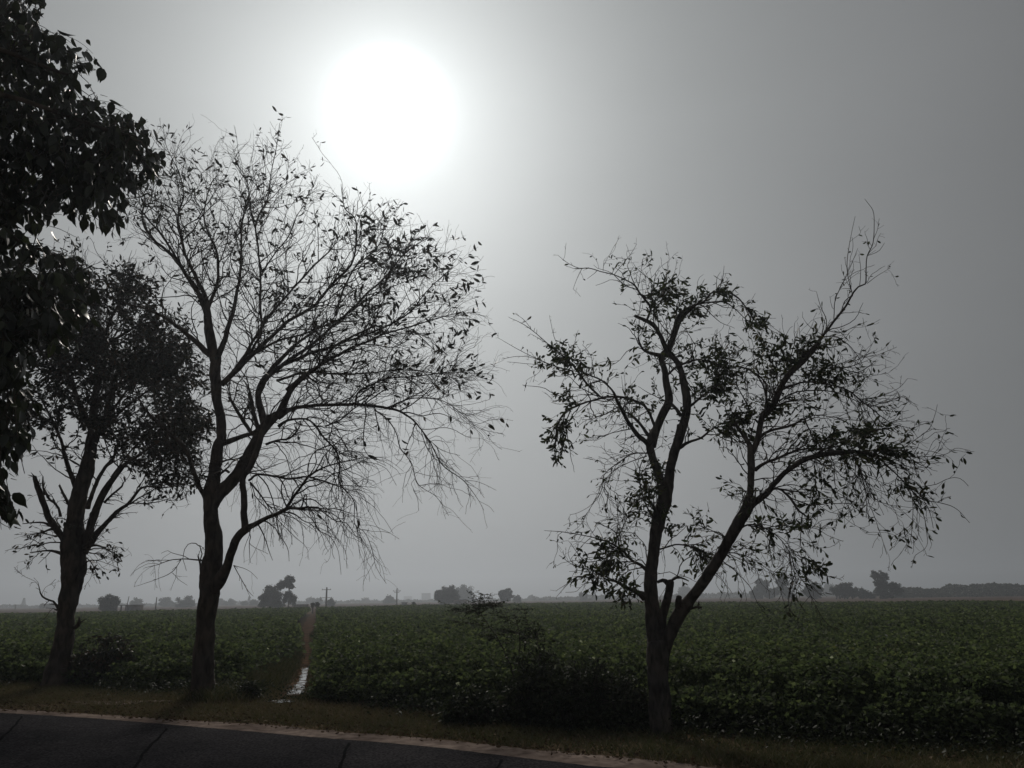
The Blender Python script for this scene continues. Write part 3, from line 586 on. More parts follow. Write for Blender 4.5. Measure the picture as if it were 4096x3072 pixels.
Lr('F', [(640, 768, 5), (662, 700, 5), (700, 668, 5)], -.1); Lr('F', [(555, 870, 6), (560, 800, 5), (530, 730, 4), (505, 645, 2)], .3); Lr('F', [(560, 860, 5), (640, 870, 4), (725, 832, 2)], -.3)
Lr('F', [(745, 615, 4), (750, 520, 3), (740, 440, 2)], .2); Lr('F', [(785, 600, 4), (840, 560, 3), (900, 522, 2)], -.2); Lr('F', [(790, 445, 3), (850, 420, 3), (882, 375, 2)], .1)
Lr('H', [(290, 770, 56), (345, 700, 50), (400, 660, 48), (450, 620, 42), (500, 560, 36), (560, 490, 34), (640, 430, 34), (720, 388, 33), (800, 365, 33), (880, 350, 32), (1000, 345, 27), (1100, 350, 20), (1180, 380, 13), (1270, 455, 10), (1350, 530, 9), (1400, 590, 8), (1480, 660, 7), (1600, 685, 5), (1700, 720, 4), (1790, 815, 2)], -.9)
Lr('H', [(1150, 360, 12), (1210, 310, 10), (1300, 355, 8), (1420, 380, 6), (1560, 375, 5), (1640, 360, 4), (1700, 320, 3), (1790, 335, 2)], .2)
Lr('H', [(1300, 350, 7), (1420, 270, 5), (1520, 190, 4), (1560, 90, 3), (1575, 30, 2)], .3)
Lr('H', [(1350, 540, 7), (1410, 660, 5), (1410, 800, 4), (1395, 930, 3), (1360, 1000, 2)], -.2); Lr('H', [(1400, 590, 7), (1470, 720, 5), (1500, 860, 4), (1505, 970, 3), (1430, 1030, 2)], -.3)
Lr('H', [(1000, 360, 8), (1060, 460, 6), (1100, 620, 5), (1150, 760, 4), (1200, 900, 3), (1240, 1025, 2)], .3); Lr('H', [(960, 360, 6), (990, 500, 5), (975, 640, 4), (945, 750, 3), (1010, 820, 3), (1125, 880, 2)], -.3)
Lr('H', [(1020, 370, 8), (1080, 500, 6), (1170, 660, 5), (1280, 710, 3.5), (1325, 830, 2)], -.2)
Lr('H', [(860, 355, 7), (890, 440, 5), (895, 560, 4), (945, 700, 2.5)], .1); Lr('H', [(760, 370, 7), (765, 500, 5), (775, 650, 4), (775, 800, 3), (720, 870, 2)], .3)
Lr('H', [(365, 465, 28), (430, 420, 21), (520, 385, 18), (620, 345, 16), (700, 325, 14), (820, 325, 10), (950, 300, 7), (1100, 240, 4)], .7)
Lr('H', [(450, 405, 9), (490, 350, 8), (560, 328, 7), (660, 318, 5)], .3)
Lr('H', [(450, 615, 18), (490, 590, 14), (540, 590, 13), (620, 603, 10), (690, 612, 7)], -.2); Lr('H', [(535, 592, 14), (600, 655, 16), (650, 728, 15), (685, 755, 12), (720, 783, 5)], -.3)
Lr('H', [(350, 680, 16), (400, 635, 14), (440, 610, 12)], -.2)
Lr('H', [(270, 850, 16), (310, 830, 12), (370, 830, 10), (450, 862, 8), (530, 920, 7), (600, 1020, 6), (632, 1120, 6), (700, 1230, 5), (760, 1360, 5), (830, 1470, 4), (895, 1525, 2)], -.9)
Lr('H', [(610, 1040, 5), (625, 1160, 4), (590, 1290, 3), (592, 1400, 2)], -.1); Lr('H', [(320, 835, 9), (450, 850, 7), (600, 860, 6), (760, 850, 5), (850, 900, 3), (940, 935, 2)], .5)
Lr('H', [(170, 1010, 9), (260, 1020, 7), (360, 1060, 5), (480, 1140, 4), (560, 1130, 2)], .3); Lr('H', [(150, 1070, 8), (240, 1140, 6), (330, 1240, 5), (385, 1350, 4), (440, 1425, 3), (490, 1470, 2)], -.4)
Lr('H', [(600, 1010, 5), (680, 1050, 4), (750, 1100, 3), (815, 1130, 2)], -.2); Lr('H', [(585, 1000, 5), (620, 1180, 4), (690, 1270, 3)], .1)
Lr('F', [(195, 1450, 22), (240, 1418, 15), (300, 1402, 13), (380, 1382, 11), (445, 1348, 8), (520, 1330, 5), (700, 1360, 4), (900, 1370, 3), (1040, 1360, 2)], .4)
Lr('F', [(320, 1180, 16), (380, 1155, 13), (450, 1140, 11), (550, 1150, 9), (660, 1180, 8), (745, 1245, 8), (830, 1310, 6), (920, 1370, 4), (1060, 1410, 3)], -.6)
Lr('F', [(300, 1250, 10), (380, 1205, 8), (500, 1190, 7), (620, 1200, 6), (760, 1260, 4), (900, 1290, 2)], .6); Lr('F', [(740, 1240, 5), (860, 1225, 4), (960, 1180, 3), (1010, 1125, 2)], .1)
Lr('F', [(440, 1130, 6), (560, 1070, 5), (680, 1060, 5), (760, 1020, 3), (840, 890, 2)], .4); Lr('F', [(680, 1170, 4), (780, 1120, 3), (905, 1095, 2)], -.2); Lr('F', [(620, 1060, 5), (740, 1090, 4), (840, 1020, 2)], -.3)
Lr('F', [(440, 1350, 8), (480, 1430, 7), (500, 1500, 5), (510, 1600, 3)], -.2)
Lr('E', [(1045, 1060, 14), (1130, 1028, 12), (1220, 1030, 10), (1310, 1062, 10), (1420, 1066, 9), (1520, 1125, 8), (1545, 1200, 6), (1540, 1330, 4)], .6)
Lr('F', [(420, 1055, 7), (300, 1000, 7), (200, 1008, 6), (130, 1050, 6), (100, 1080, 3)], .3); Lr('F', [(225, 1300, 13), (228, 1230, 10), (195, 1130, 8), (120, 1068, 7)], .2)
Lr('F', [(150, 1330, 9), (100, 1230, 7), (70, 1170, 5), (62, 1110, 3)], .2)
Lr('E', [(908, 1500, 46), (925, 1430, 45), (960, 1340, 44), (1000, 1250, 45), (988, 1150, 42), (972, 1070, 36), (955, 1010, 34), (1000, 950, 34), (1030, 880, 35), (1060, 800, 38), (1095, 755, 35), (1125, 735, 26)], .1)
Lr('E', [(1120, 740, 18), (1160, 712, 14), (1200, 700, 13), (1240, 655, 9), (1310, 645, 8), (1390, 680, 8), (1450, 760, 6), (1500, 820, 4), (1560, 850, 2)], -.4)
Lr('E', [(1170, 712, 10), (1300, 700, 8), (1370, 740, 6), (1430, 800, 4), (1500, 840, 2)], .4)
Lr('E', [(1106, 1300, 40), (1102, 1270, 46), (1096, 1210, 46), (1072, 1100, 36), (1045, 1030, 34), (1000, 985, 26), (975, 930, 28), (950, 870, 24), (920, 830, 28), (870, 800, 21), (815, 778, 17)], .2)
Lr('E', [(1010, 1610, 50), (1045, 1510, 50), (1080, 1400, 46), (1102, 1300, 48)], -.1)
Lr('E', [(885, 800, 14), (905, 745, 14), (880, 700, 13), (840, 650, 11), (808, 608, 9), (760, 575, 7), (700, 550, 6), (630, 535, 5.5), (560, 515, 5), (510, 515, 4), (450, 490, 3), (388, 443, 2)], -.8)
Lr('E', [(525, 515, 3.5), (500, 560, 3), (473, 632, 1.8)], -.1); Lr('E', [(700, 550, 4), (740, 500, 3.5), (790, 440, 3), (825, 382, 2)], .3); Lr('E', [(640, 530, 3), (645, 470, 2)], -.1)
Lr('E', [(860, 670, 6), (930, 690, 6), (980, 620, 4), (990, 560, 3), (997, 480, 1.8)], .3); Lr('E', [(950, 670, 5), (1010, 610, 3.5), (1060, 550, 2)], .5); Lr('E', [(900, 690, 5), (920, 600, 3), (930, 540, 2)], -.3); Lr('E', [(830, 640, 5), (845, 550, 3), (858, 465, 2)], .3)
Lr('E', [(960, 1000, 26), (920, 992, 20), (880, 980, 16), (850, 955, 12), (832, 900, 8)], -.4)
Lr('E', [(900, 1500, 34), (865, 1470, 28), (820, 1430, 26), (770, 1360, 23), (738, 1290, 20), (712, 1235, 18), (688, 1190, 11), (640, 1140, 9), (570, 1105, 8), (500, 1080, 8)], -1.0)
Lr('E', [(930, 1400, 20), (905, 1340, 15), (868, 1280, 14), (800, 1245, 13), (740, 1230, 13), (650, 1230, 12), (560, 1250, 11), (490, 1275, 12), (430, 1305, 12), (392, 1370, 8), (380, 1450, 6), (378, 1560, 3)], -1.0)
Lr('E', [(620, 1225, 11), (555, 1165, 12), (510, 1105, 12), (475, 1060, 9), (420, 1005, 6), (340, 940, 5), (220, 840, 4), (115, 785, 2)], -.7)
Lr('E', [(475, 1085, 7), (400, 1065, 6), (340, 1045, 5), (270, 1015, 4), (160, 960, 3), (58, 900, 2)], -.4); Lr('E', [(345, 1048, 4), (280, 1020, 3), (180, 1003, 3), (80, 1018, 2)], -.6); Lr('E', [(345, 1050, 3), (240, 1045, 3), (108, 1033, 2)], .4)
Lr('E', [(420, 1010, 4), (370, 900, 3), (345, 790, 2)], .3); Lr('E', [(240, 850, 3), (200, 800, 2.5), (155, 768, 2)], -.2); Lr('E', [(420, 980, 4), (330, 930, 3), (238, 878, 2)], .4)
Lr('E', [(890, 1440, 22), (845, 1375, 14), (800, 1330, 11)], .4); Lr('E', [(1070, 1330, 24), (1040, 1290, 18), (1010, 1260, 18)], .1)
Lr('E', [(1060, 1510, 22), (1120, 1475, 14), (1195, 1448, 12), (1255, 1402, 10), (1310, 1390, 6), (1400, 1370, 4)], -.5)
Lr('E', [(1110, 1290, 16), (1180, 1230, 14), (1250, 1170, 10), (1300, 1100, 6)], -.3); Lr('E', [(990, 1110, 14), (1050, 1060, 12), (1130, 1030, 10)], .2)
Lr('G', [(600, 715, 22), (560, 680, 15), (515, 655, 13), (470, 608, 11), (410, 570, 8), (330, 545, 5), (200, 520, 4), (93, 510, 2)], -.6)
Lr('G', [(580, 830, 50), (545, 812, 26), (490, 790, 18), (430, 755, 12), (390, 745, 7), (330, 700, 5), (240, 680, 3), (165, 630, 2)], -.4); Lr('G', [(400, 745, 6), (330, 740, 4), (250, 735, 4), (190, 790, 3), (150, 835, 2)], -.5)
Lr('G', [(545, 815, 8), (480, 830, 5), (440, 865, 3)], -.3); Lr('G', [(490, 640, 7), (430, 632, 5), (300, 660, 4), (210, 560, 2)], .3); Lr('G', [(420, 610, 5), (480, 480, 5), (520, 400, 4), (570, 330, 3)], -.3)
Lr('G', [(600, 135, 8), (520, 140, 6), (440, 190, 5), (385, 240, 4), (370, 320, 4), (330, 380, 3), (270, 480, 2)], -.7); Lr('G', [(590, 150, 6), (480, 190, 4), (400, 250, 3), (385, 330, 3), (440, 385, 2)], .4)
Lr('G', [(655, 600, 9), (740, 580, 8), (830, 600, 7), (910, 650, 5)], .5); Lr('G', [(650, 445, 14), (610, 380, 12), (585, 340, 8)], -.2); Lr('G', [(640, 480, 9), (590, 400, 8), (560, 300, 7), (555, 210, 5), (590, 130, 4)], -.4)
Lr('G', [(1000, 560, 8), (960, 540, 6), (880, 500, 4), (820, 480, 3)], .3)
env_r = [(2190, 1010), (2320, 1010), (2440, 960), (2560, 960), (2680, 1030), (2700, 1130), (2860, 1120), (3080, 1150), (3190, 1280), (3230, 1200), (3270, 1150), (3300, 1080), (3330, 900), (3450, 780), (3560, 900), (3570, 1080), (3440, 1250), (3520, 1330), (3570, 1520), (3760, 1580), (3800, 1640), (3900, 1760), (3870, 1860), (3820, 2000), (3760, 2050), (3740, 2240), (3640, 2260), (3560, 2220), (3480, 2080), (3340, 2140), (3290, 2330), (3240, 2330), (3340, 2500), (3170, 2460), (3130, 2440), (3020, 2420), (2900, 2400), (2800, 2320), (2600, 2400), (2420, 2420), (2230, 2400), (2190, 2160), (2320, 2020), (2330, 1820), (2260, 1850), (2170, 1880), (2130, 1640), (2130, 1480), (2180, 1420), (2350, 1400), (2560, 1340), (2420, 1260), (2440, 1180), (2500, 1150)]
E_r = envf(env_r); cr_ = W(2780, 1750, 10.2)
p, d, r = picklimb(rt.limbs, 450, .05, .005, .1); q_ = proj(p); k_ = ~((q_[:, 0] > 3220) & (q_[:, 1] < 1330)) | (rng.random(len(p)) < .12); p, d, r = p[k_], d[k_], r[k_]; n1 = len(p)
trr = outward(cr_, .3, -.9, .35, 1.8, 4.6, .3)
P1, R1, f1 = grow(p, fork(d, .4, 1.1), rng.uniform(.25, .9, n1), np.minimum(r*.6, .009), .0026, 12, .8, trr, E_r)
p, d, r = pick(P1, R1, 1150, .12, 1.); p2, d2, r2 = picklimb(rt.limbs, 900, .012, 0); p = np.vstack([p, p2]); d = np.vstack([d, d2]); r = np.concatenate([r, r2])
P2, R2, f2 = grow(p, fork(d, .5, 1.2), rng.uniform(.1, .5, len(p)), np.minimum(r*.7, .0042), .0022, 7, .9, trr, E_r)
q_ = proj(P2[:, 0]); k_ = rng.random(len(P2)) < np.where((q_[:, 0] > 3220) & (q_[:, 1] < 1330), .3, 1); P2, R2 = P2[k_], R2[k_]
p, d, r = pick(P2, R2, 2300, .2, 1.); P3, R3, f3 = grow(p, fork(d, .5, 1.2), rng.uniform(.05, .16, len(p)), np.minimum(r*.8, .003), .0018, 4, .9, trr, E_r)
baseR = G(2640, 2925)
T_r = empty('forked_tree', baseR, 'tree with two stems from a low fork and leafy clumps, alone on the right', 'tree')
rt.limb_mesh(.05).make('trunk', M_barkp, T_r, True)
rsets = [(P1, R1, 5), (P2, R2, 4), (P3, R3, 3)]
def ell(q, L):
    w = np.zeros(len(q))
    for c, x, y, a, b, k in L:
        ox, oy, s_ = CR[c]; w = np.maximum(w, k*np.exp(-(((q[:, 0]-ox-x*s_)/(a*s_))**2+((q[:, 1]-oy-y*s_)/(b*s_))**2)))
    return w
clR = [('E', 450, 1030, 110, 70, 1), ('E', 420, 1240, 60, 70, 1), ('E', 395, 1440, 45, 130, 1), ('E', 700, 1060, 60, 50, .5), ('E', 690, 1120, 60, 50, .6), ('E', 1070, 700, 130, 90, 1.2), ('E', 870, 930, 70, 90, .8),
       ('E', 1180, 990, 120, 90, 1), ('E', 1220, 1150, 110, 110, 1.2), ('E', 1350, 930, 80, 60, .6), ('E', 1320, 1350, 220, 80, 1.2), ('E', 880, 1180, 110, 80, 1), ('E', 930, 740, 70, 80, .6), ('E', 720, 700, 90, 40, .35), ('E', 1280, 660, 90, 40, .8), ('E', 1480, 790, 60, 60, .7),
       ('E', 850, 1330, 80, 70, .45), ('E', 720, 520, 70, 50, .35), ('F', 330, 1000, 170, 90, 1), ('F', 560, 1110, 130, 80, .8), ('F', 170, 750, 90, 50, .6), ('F', 330, 930, 80, 60, .8), ('F', 520, 960, 60, 70, .8), ('F', 700, 1450, 200, 60, 1.3), ('F', 820, 1500, 130, 70, 1.1), ('F', 480, 1460, 70, 50, .7), ('F', 380, 1300, 130, 60, .7),
       ('F', 80, 1330, 100, 80, 1), ('G', 720, 470, 90, 90, 1.1), ('G', 640, 230, 60, 60, .7), ('G', 770, 235, 70, 40, .9), ('G', 800, 300, 40, 40, .6), ('G', 540, 370, 70, 80, .6), ('G', 400, 660, 120, 100, .8), ('G', 480, 790, 100, 60, .7), ('G', 600, 250, 50, 70, .7), ('G', 900, 470, 90, 80, .5), ('G', 830, 600, 120, 70, .5), ('G', 760, 700, 60, 60, .5),
       ('H', 780, 540, 60, 120, .7), ('H', 810, 700, 80, 60, .7), ('H', 500, 830, 180, 60, .6), ('H', 760, 1090, 80, 50, .9), ('H', 380, 960, 130, 90, .6), ('H', 1400, 580, 160, 120, .35), ('H', 1540, 850, 90, 80, .35), ('H', 130, 780, 120, 90, .4)]
allP = np.concatenate([P3, P2[:, ::2]]); allR = np.concatenate([R3, R2[:, ::2]])
pp, dd_, _ = pick(allP, allR, 52000, .1, 1.); q = proj(pp); wv = ell(q, clR)
k_ = rng.random(len(pp)) < np.clip(wv, .09, 1)*.6; pp, dd_ = pp[k_], dd_[k_]
sA = leaves(pp, dd_+rng.normal(0, .5, pp.shape), rng.uniform(.035, .085, len(pp)), .4, 'narrow', .4, .3)
# full sprays of bigger leaves in the clumps, carried by the limbs themselves
pl_, dl_, rl_ = picklimb(rt.limbs, 17000, .07, 0); q = proj(pl_); k_ = rng.random(len(pl_)) < np.clip(ell(q, clR)-.2, 0, 1)*.5; pl_, dl_ = pl_[k_], dl_[k_]
st = fork(dl_, .7, 1.5); ln = rng.uniform(.06, .34, len(pl_)); Pt, Rt, _ = grow(pl_, st, ln, np.full(len(pl_), .003), .0018, 5, .8, trr, None)
twigmesh(*rsets, (Pt, Rt, 3)).make('branches', M_bark, T_r)
a_, b2_, _ = pick(Pt, Rt, len(pl_)*6, .25, 1.); sB = leaves(a_, b2_+rng.normal(0, .6, a_.shape), rng.uniform(.04, .105, len(a_)), .36, 'narrow', .55, .35)
leafobj('foliage', M_leafA, T_r, sA, sB)

# ================================================================ LEFT DENSE TREE
lt = Tree(16.9); Ll = lt.limb
Ll('A', [(222, 2765, 140), (230, 2710, 98), (243, 2620, 78), (258, 2540, 70), (268, 2440, 70), (284, 2330, 80), (293, 2250, 88), (290, 2170, 88), (298, 2080, 70), (322, 1960, 60), (345, 1860, 50), (362, 1760, 40), (375, 1600, 28), (390, 1450, 18), (400, 1300, 10)], .2)
Ll('I', [(930, 820, 50), (985, 790, 56), (1005, 745, 40), (1000, 690, 14)], -.2)
Ll('I', [(770, 600, 70), (715, 545, 36), (675, 490, 26), (600, 465, 24), (540, 430, 22), (510, 395, 17), (495, 330, 12), (478, 245, 6)], -.3)
Ll('I', [(720, 600, 24), (660, 580, 8), (600, 660, 7), (520, 740, 5), (390, 830, 3)], -.2); Ll('I', [(530, 400, 5), (580, 310, 4), (700, 255, 3)], -.1)
Ll('B', [(460, 1490, 70), (425, 1420, 46), (375, 1350, 46), (325, 1270, 40), (290, 1170, 38), (252, 1080, 32), (228, 1005, 24)], -.5)
Ll('B', [(300, 1130, 14), (285, 1060, 12), (285, 1005, 7)], -.1); Ll('B', [(400, 1270, 20), (392, 1220, 16), (365, 1180, 15), (325, 1150, 16), (295, 1090, 12)], .2)
Ll('B', [(460, 1200, 24), (430, 1140, 18), (405, 1090, 14), (395, 1065, 14)], .3)
Ll('B', [(515, 1100, 40), (470, 990, 32), (430, 870, 26), (395, 740, 20), (330, 600, 14), (250, 450, 8)], -.9)
Ll('B', [(540, 1060, 50), (580, 900, 46), (640, 760, 36), (700, 600, 24), (740, 450, 16), (780, 280, 10)], 1.)
Ll('B', [(560, 1450, 60), (620, 1280, 50), (690, 1110, 42), (760, 1000, 34), (840, 915, 25), (920, 870, 18), (1010, 800, 11), (1120, 740, 7)], -.7)
Ll('B', [(580, 1220, 34), (620, 1080, 27), (680, 960, 23), (740, 890, 17), (790, 780, 12), (860, 660, 8)], .7)
Ll('B', [(560, 1510, 50), (620, 1420, 46), (700, 1325, 34), (780, 1240, 25), (860, 1188, 20), (905, 1120, 16), (960, 1075, 12), (1080, 1080, 8), (1220, 1060, 4)], -.9)
Ll('B', [(690, 1180, 18), (750, 1120, 14), (810, 1070, 12), (820, 1045, 8)], .3)
Ll('B', [(620, 760, 22), (760, 620, 16), (920, 480, 12), (1100, 380, 8), (1250, 330, 4)], .4); Ll('B', [(700, 640, 18), (850, 420, 13), (980, 250, 9), (1150, 120, 5)], -.6); Ll('B', [(560, 700, 18), (500, 450, 14), (450, 200, 10), (420, 0, 6)], .6)
Ll('B', [(740, 1010, 14), (900, 800, 10), (1060, 700, 8), (1240, 680, 6), (1380, 690, 3)], .5)
Ll('A', [(270, 2220, 20), (200, 2200, 8), (120, 2210, 4)], -.3); Ll('A', [(310, 2210, 20), (380, 2180, 9), (450, 2210, 4)], -.4); Ll('A', [(240, 2110, 14), (160, 2090, 7), (90, 2095, 3)], -.3); Ll('A', [(310, 2290, 16), (350, 2245, 5), (400, 2240, 3), (440, 2215, 2)], -.3)
Ll('B', [(900, 900, 12), (1040, 880, 9), (1180, 960, 7), (1280, 1030, 4)], -.3); Ll('B', [(1000, 850, 10), (1150, 900, 8), (1290, 900, 5), (1330, 940, 3)], .4); Ll('B', [(860, 1190, 12), (960, 1130, 9), (1100, 1060, 7), (1230, 1080, 4)], .3); Ll('B', [(1060, 700, 8), (1230, 640, 6), (1400, 700, 3)], -.5)
for q_ in ([(385, 1500, 16), (440, 1300, 12), (510, 1150, 8), (545, 1050, 4)], [(365, 1720, 22), (250, 1450, 14), (150, 1250, 10), (80, 1080, 5)], [(390, 1450, 14), (330, 1250, 10), (300, 1060, 5)], [(398, 1400, 12), (560, 1300, 9), (690, 1290, 4)], [(375, 1620, 14), (560, 1480, 10), (740, 1420, 5)]): Ll('A', q_, rng.uniform(-1, 1))
env_l = [(-350, 1000), (100, 960), (300, 980), (480, 1020), (600, 1050), (640, 1150), (700, 1260), (790, 1360), (760, 1440), (860, 1490), (790, 1580), (820, 1620), (860, 1680), (870, 1740), (800, 1790), (810, 1900), (780, 1960), (640, 2010), (540, 1990), (560, 1880), (470, 1880), (400, 1800), (320, 1830), (230, 1790), (100, 1770), (-100, 1750), (-400, 1700)]
env_l2 = [(60, 2080), (240, 2050), (300, 2110), (360, 2080), (440, 2140), (480, 2180), (480, 2260), (400, 2330), (320, 2260), (200, 2230), (100, 2260), (70, 2190)]
E_l = lambda P, off=0: (lambda q: inpoly(q, env_l) | inpoly(q, env_l2))(proj(P)+off)
cl_ = W(300, 1750, 16.9)
n1 = 560; p, d, r = picklimb(lt.limbs, n1, .09, 0, -.1); trl = outward(cl_, .4, -.1, .3, 3, 8, .15)
P1, R1, _ = grow(p, fork(d, .4, 1.2), rng.uniform(.6, 2.2, n1), np.minimum(r*.5, .016), .004, 12, .5, trl, E_l)
p, d, r = pick(P1, R1, 4000, .1, 1.); P2, R2, _ = grow(p, fork(d, .4, 1.2), rng.uniform(.25, .8, len(p)), np.minimum(r*.7, .006), .003, 7, .7, trl, E_l)
baseL = G(225, 2745)
T_l = empty('dense_tree', baseL, 'dense dark leafy tree with thick trunk and broken stubs, leftmost trunk', 'tree')
lt.limb_mesh(.06).make('trunk', M_bark, T_l, True); twigmesh((P1, R1, 5), (P2, R2, 3)).make('branches', M_bark, T_l)
pp, dd_, _ = pick(P2, R2, 42000, .1, 1.); k_ = E_l(pp, rng.normal(0, 45, (len(pp), 2))) & (wobble(pp[:, 0]*1.3, pp[:, 2]*1.6, 2.2, 3)+.7*wobble(pp[:, 1], pp[:, 2], 3.5, 6)+.5*wobble(pp[:, 0], pp[:, 2], 7., 4) > -.38); k_ &= rng.random(len(pp)) < np.interp(proj(pp)[:, 1], [1900, 2040], [1, .4])
pp, dd_ = pp[k_], dd_[k_]
leafobj('foliage', M_leafB, T_l, leaves(pp, dd_+rng.normal(0, .8, pp.shape), rng.uniform(.06, .135, len(pp)), .4, 'narrow', .7, .4, rng.random(len(pp))**1.4))

# ================================================================ NEAR OVERHANGING TREE (trunk stands left of the frame)
ft = []
tb = np.array([-8.6, 3.4, 0.])
def fl(pts, r0, r1):
    a = catmull(np.column_stack([np.array(pts)[:, [0, 2, 1]]]), 26)[:, [0, 2, 1]]; ft.append((a, np.linspace(r0, r1, 26)))
fl([tb, (-8.5, 3.5, 1.5), (-8.3, 3.6, 3.0), (-8.2, 3.8, 5.0), (-8.2, 4.0, 8.0)], .27, .12)
polyA = [(-600, -250), (120, -250), (180, -40), (178, 60), (150, 110), (262, 130), (352, 185), (365, 250), (400, 320), (415, 345), (380, 350), (330, 270), (270, 320), (300, 350), (420, 375), (480, 425), (545, 455), (598, 525), (640, 640), (650, 720), (570, 760), (500, 840), (480, 930), (430, 900), (390, 910), (330, 900), (280, 850), (200, 860), (160, 930), (90, 860), (0, 880), (-600, 880)]
polyB = [(-600, 820), (0, 860), (80, 900), (140, 960), (260, 990), (330, 1040), (360, 1120), (400, 1200), (380, 1280), (330, 1290), (310, 1400), (220, 1400), (180, 1330), (120, 1460), (150, 1700), (120, 1790), (60, 1800), (50, 1900), (60, 1990), (62, 2110), (30, 2125), (0, 2080), (-600, 1900)]
def fillp(poly, n, D0, D1):
    poly_ = np.array(poly); res = []
    while sum(len(x) for x in res) < n:
        q = rng.uniform(poly_.min(0), poly_.max(0), (4000, 2)); q = q[inpoly(q, poly)]; res.append(q)
    q = np.concatenate(res)[:n]; return np.array([W(x, y, D) for (x, y), D in zip(q, rng.uniform(D0, D1, n))])
for tgt in [(150, 120), (330, 330), (520, 560), (420, 760), (100, 500), (-100, 200), (60, 900), (300, 1060), (120, 1350), (-60, 1600)]:
    e = W(tgt[0]-60, tgt[1]-30, rng.uniform(4.9, 6.0)); z0 = np.clip(e[2]-1.2, 2.2, 7.5); s0 = np.array([-8.25, 3.75, z0]); md = (s0+e)/2+np.array([0, 0, .55])
    fl([s0, s0*.65+md*.35+np.array([0, 0, .3]), md, md*.4+e*.6+np.array([0, 0, .25]), e], .06, .012)
allL = np.concatenate([a for a, _ in ft[1:]])
O = np.concatenate([fillp(polyA, 620, 4.9, 6.3), fillp(polyB, 430, 4.7, 6.0)])
E_q = lambda P: (lambda q: inpoly(q, polyA) | inpoly(q, polyB))(proj(P)); E_n = lambda P, off=0: (lambda q: inpoly(q, polyA) | inpoly(q, polyB))(proj(P)+off*.45)
near_i = np.argmin(((O[:, None]-allL[None])**2).sum(-1), 1); A0 = allL[near_i]; t = np.linspace(0, 1, 8)[None, :, None]
Lk = A0[:, None]*(1-t)+O[:, None]*t+np.array([0, 0, 1.])*(t*(1-t))*.5*np.linalg.norm(O-A0, axis=1)[:, None, None]
wv_ = rng.normal(0, .05, (len(O), 8, 3)); wv_[:, 0] = 0; Lk = Lk+np.cumsum(wv_, 1)*.6
inside = E_q(Lk[:, 2]) & E_q(Lk[:, 4]) & E_q(Lk[:, 6]); Lk = Lk[inside | (proj(O)[:, 0] < 0)]
LkR = np.repeat(np.linspace(.005, .0025, 8)[None], len(Lk), 0)
dirs = unit(np.column_stack([rng.uniform(.1, 1, len(O)), rng.uniform(-.6, .6, len(O)), rng.uniform(-.6, .2, len(O))]))
Pn, Rn, _ = grow(O, dirs, rng.uniform(.15, .5, len(O)), np.full(len(O), .003), .0016, 8, .6, lambda P, t: np.repeat([[.3, 0, -1.6]], len(P), 0), E_n)
T_n = empty('overhanging_tree', tb, 'big-leaved branches hanging into the upper left corner, closest foliage to the camera', 'tree')
bb = Buf()
for P, R in ft: V, Q, T = limbtube(P, R, 10, .05); bb.add(V, Q, T)
bb.make('trunk', M_bark, T_n, True); twigmesh((Lk, LkR, 4), (Pn, Rn, 4)).make('branches', M_bark, T_n)
pp, dd_, _ = pick(np.concatenate([Pn, Pn, Lk]), np.concatenate([Rn, Rn, LkR]), 12000, .0, 1.); pp = pp+rng.normal(0, .02, pp.shape); k_ = E_n(pp+np.array([0, 0, -.05]), rng.normal(0, 75, (len(pp), 2))); pp, dd_ = pp[k_], dd_[k_]
leafobj('foliage', M_leafC, T_n, leaves(pp, dd_*.35+rng.normal(0, .24, pp.shape), rng.uniform(.055, .135, len(pp)), .56, 'broad', 1., .5, rng.random(len(pp))**1.5))

# ================================================================ BUSHES AND SAPLINGS IN FRONT OF THE CROP
def bushblob(name, label, cat, c, rx, ry, rz, n, Ls, m, stems=40, group=None, wid=.5):
    T = empty(name, (c[0], c[1], 0), label, cat, group)
    S0 = np.column_stack([rng.normal(c[0], rx*.2, stems), rng.normal(c[1], ry*.2, stems), np.zeros(stems)])
    D0 = unit(np.column_stack([rng.normal(0, .7, stems), rng.normal(0, .7, stems), np.ones(stems)]))
    env = lambda P, off=0: (((P[:, 0]-c[0])/rx)**2+((P[:, 1]-c[1])/ry)**2+(P[:, 2]/rz)**2) < 1.1+.25*wobble(P[:, 0]*4, P[:, 2]*4, 1, 2)
    P1, R1, _ = grow(S0, D0, np.full(stems, rz*1.5), np.full(stems, .012), .004, 10, .5, lambda P, t: np.repeat([[0, 0, -.5]], len(P), 0), env, 0)
    p, d, r = pick(P1, R1, stems*12, .1, 1.); P2, R2, _ = grow(p, fork(d, .4, 1.2), rng.uniform(.15, .5, len(p)), np.full(len(p), .004), .0018, 7, .8, lambda P, t: np.repeat([[0, 0, -.8]], len(P), 0), env, 0)
    twigmesh((P1, R1, 4), (P2, R2, 3)).make('stems', M_bark, T)
    a, b, _ = pick(P2, R2, n, .1, 1.); leafobj('foliage', m, T, leaves(a+rng.normal(0, .03, a.shape), b+rng.normal(0, .7, a.shape), rng.uniform(*Ls, len(a)), wid, 'narrow', .5, .3)); return T
c = G(2165, 2895); bushblob('bush', 'tall upright tangled bush at the foot of the thorny sapling', 'bush', c, .48, .45, 1.22, 11000, (.03, .075), M_bush, 60)
c = G(2320, 2910); bushblob('bush', 'wide dark bush between the tall bush and the forked trunk', 'bush', c, .62, .5, .85, 9000, (.03, .07), M_bush, 50)
c = G(1900, 2895); bushblob('bush', 'lower dark bush at the foot of the crop, left of the tangled bush', 'bush', c, .55, .4, .42, 4500, (.03, .07), M_bush, 40)
c = G(2480, 2915); bushblob('bush', 'low bush touching the left side of the forked trunk', 'bush', c, .45, .4, .62, 4500, (.03, .07), M_bush, 30)
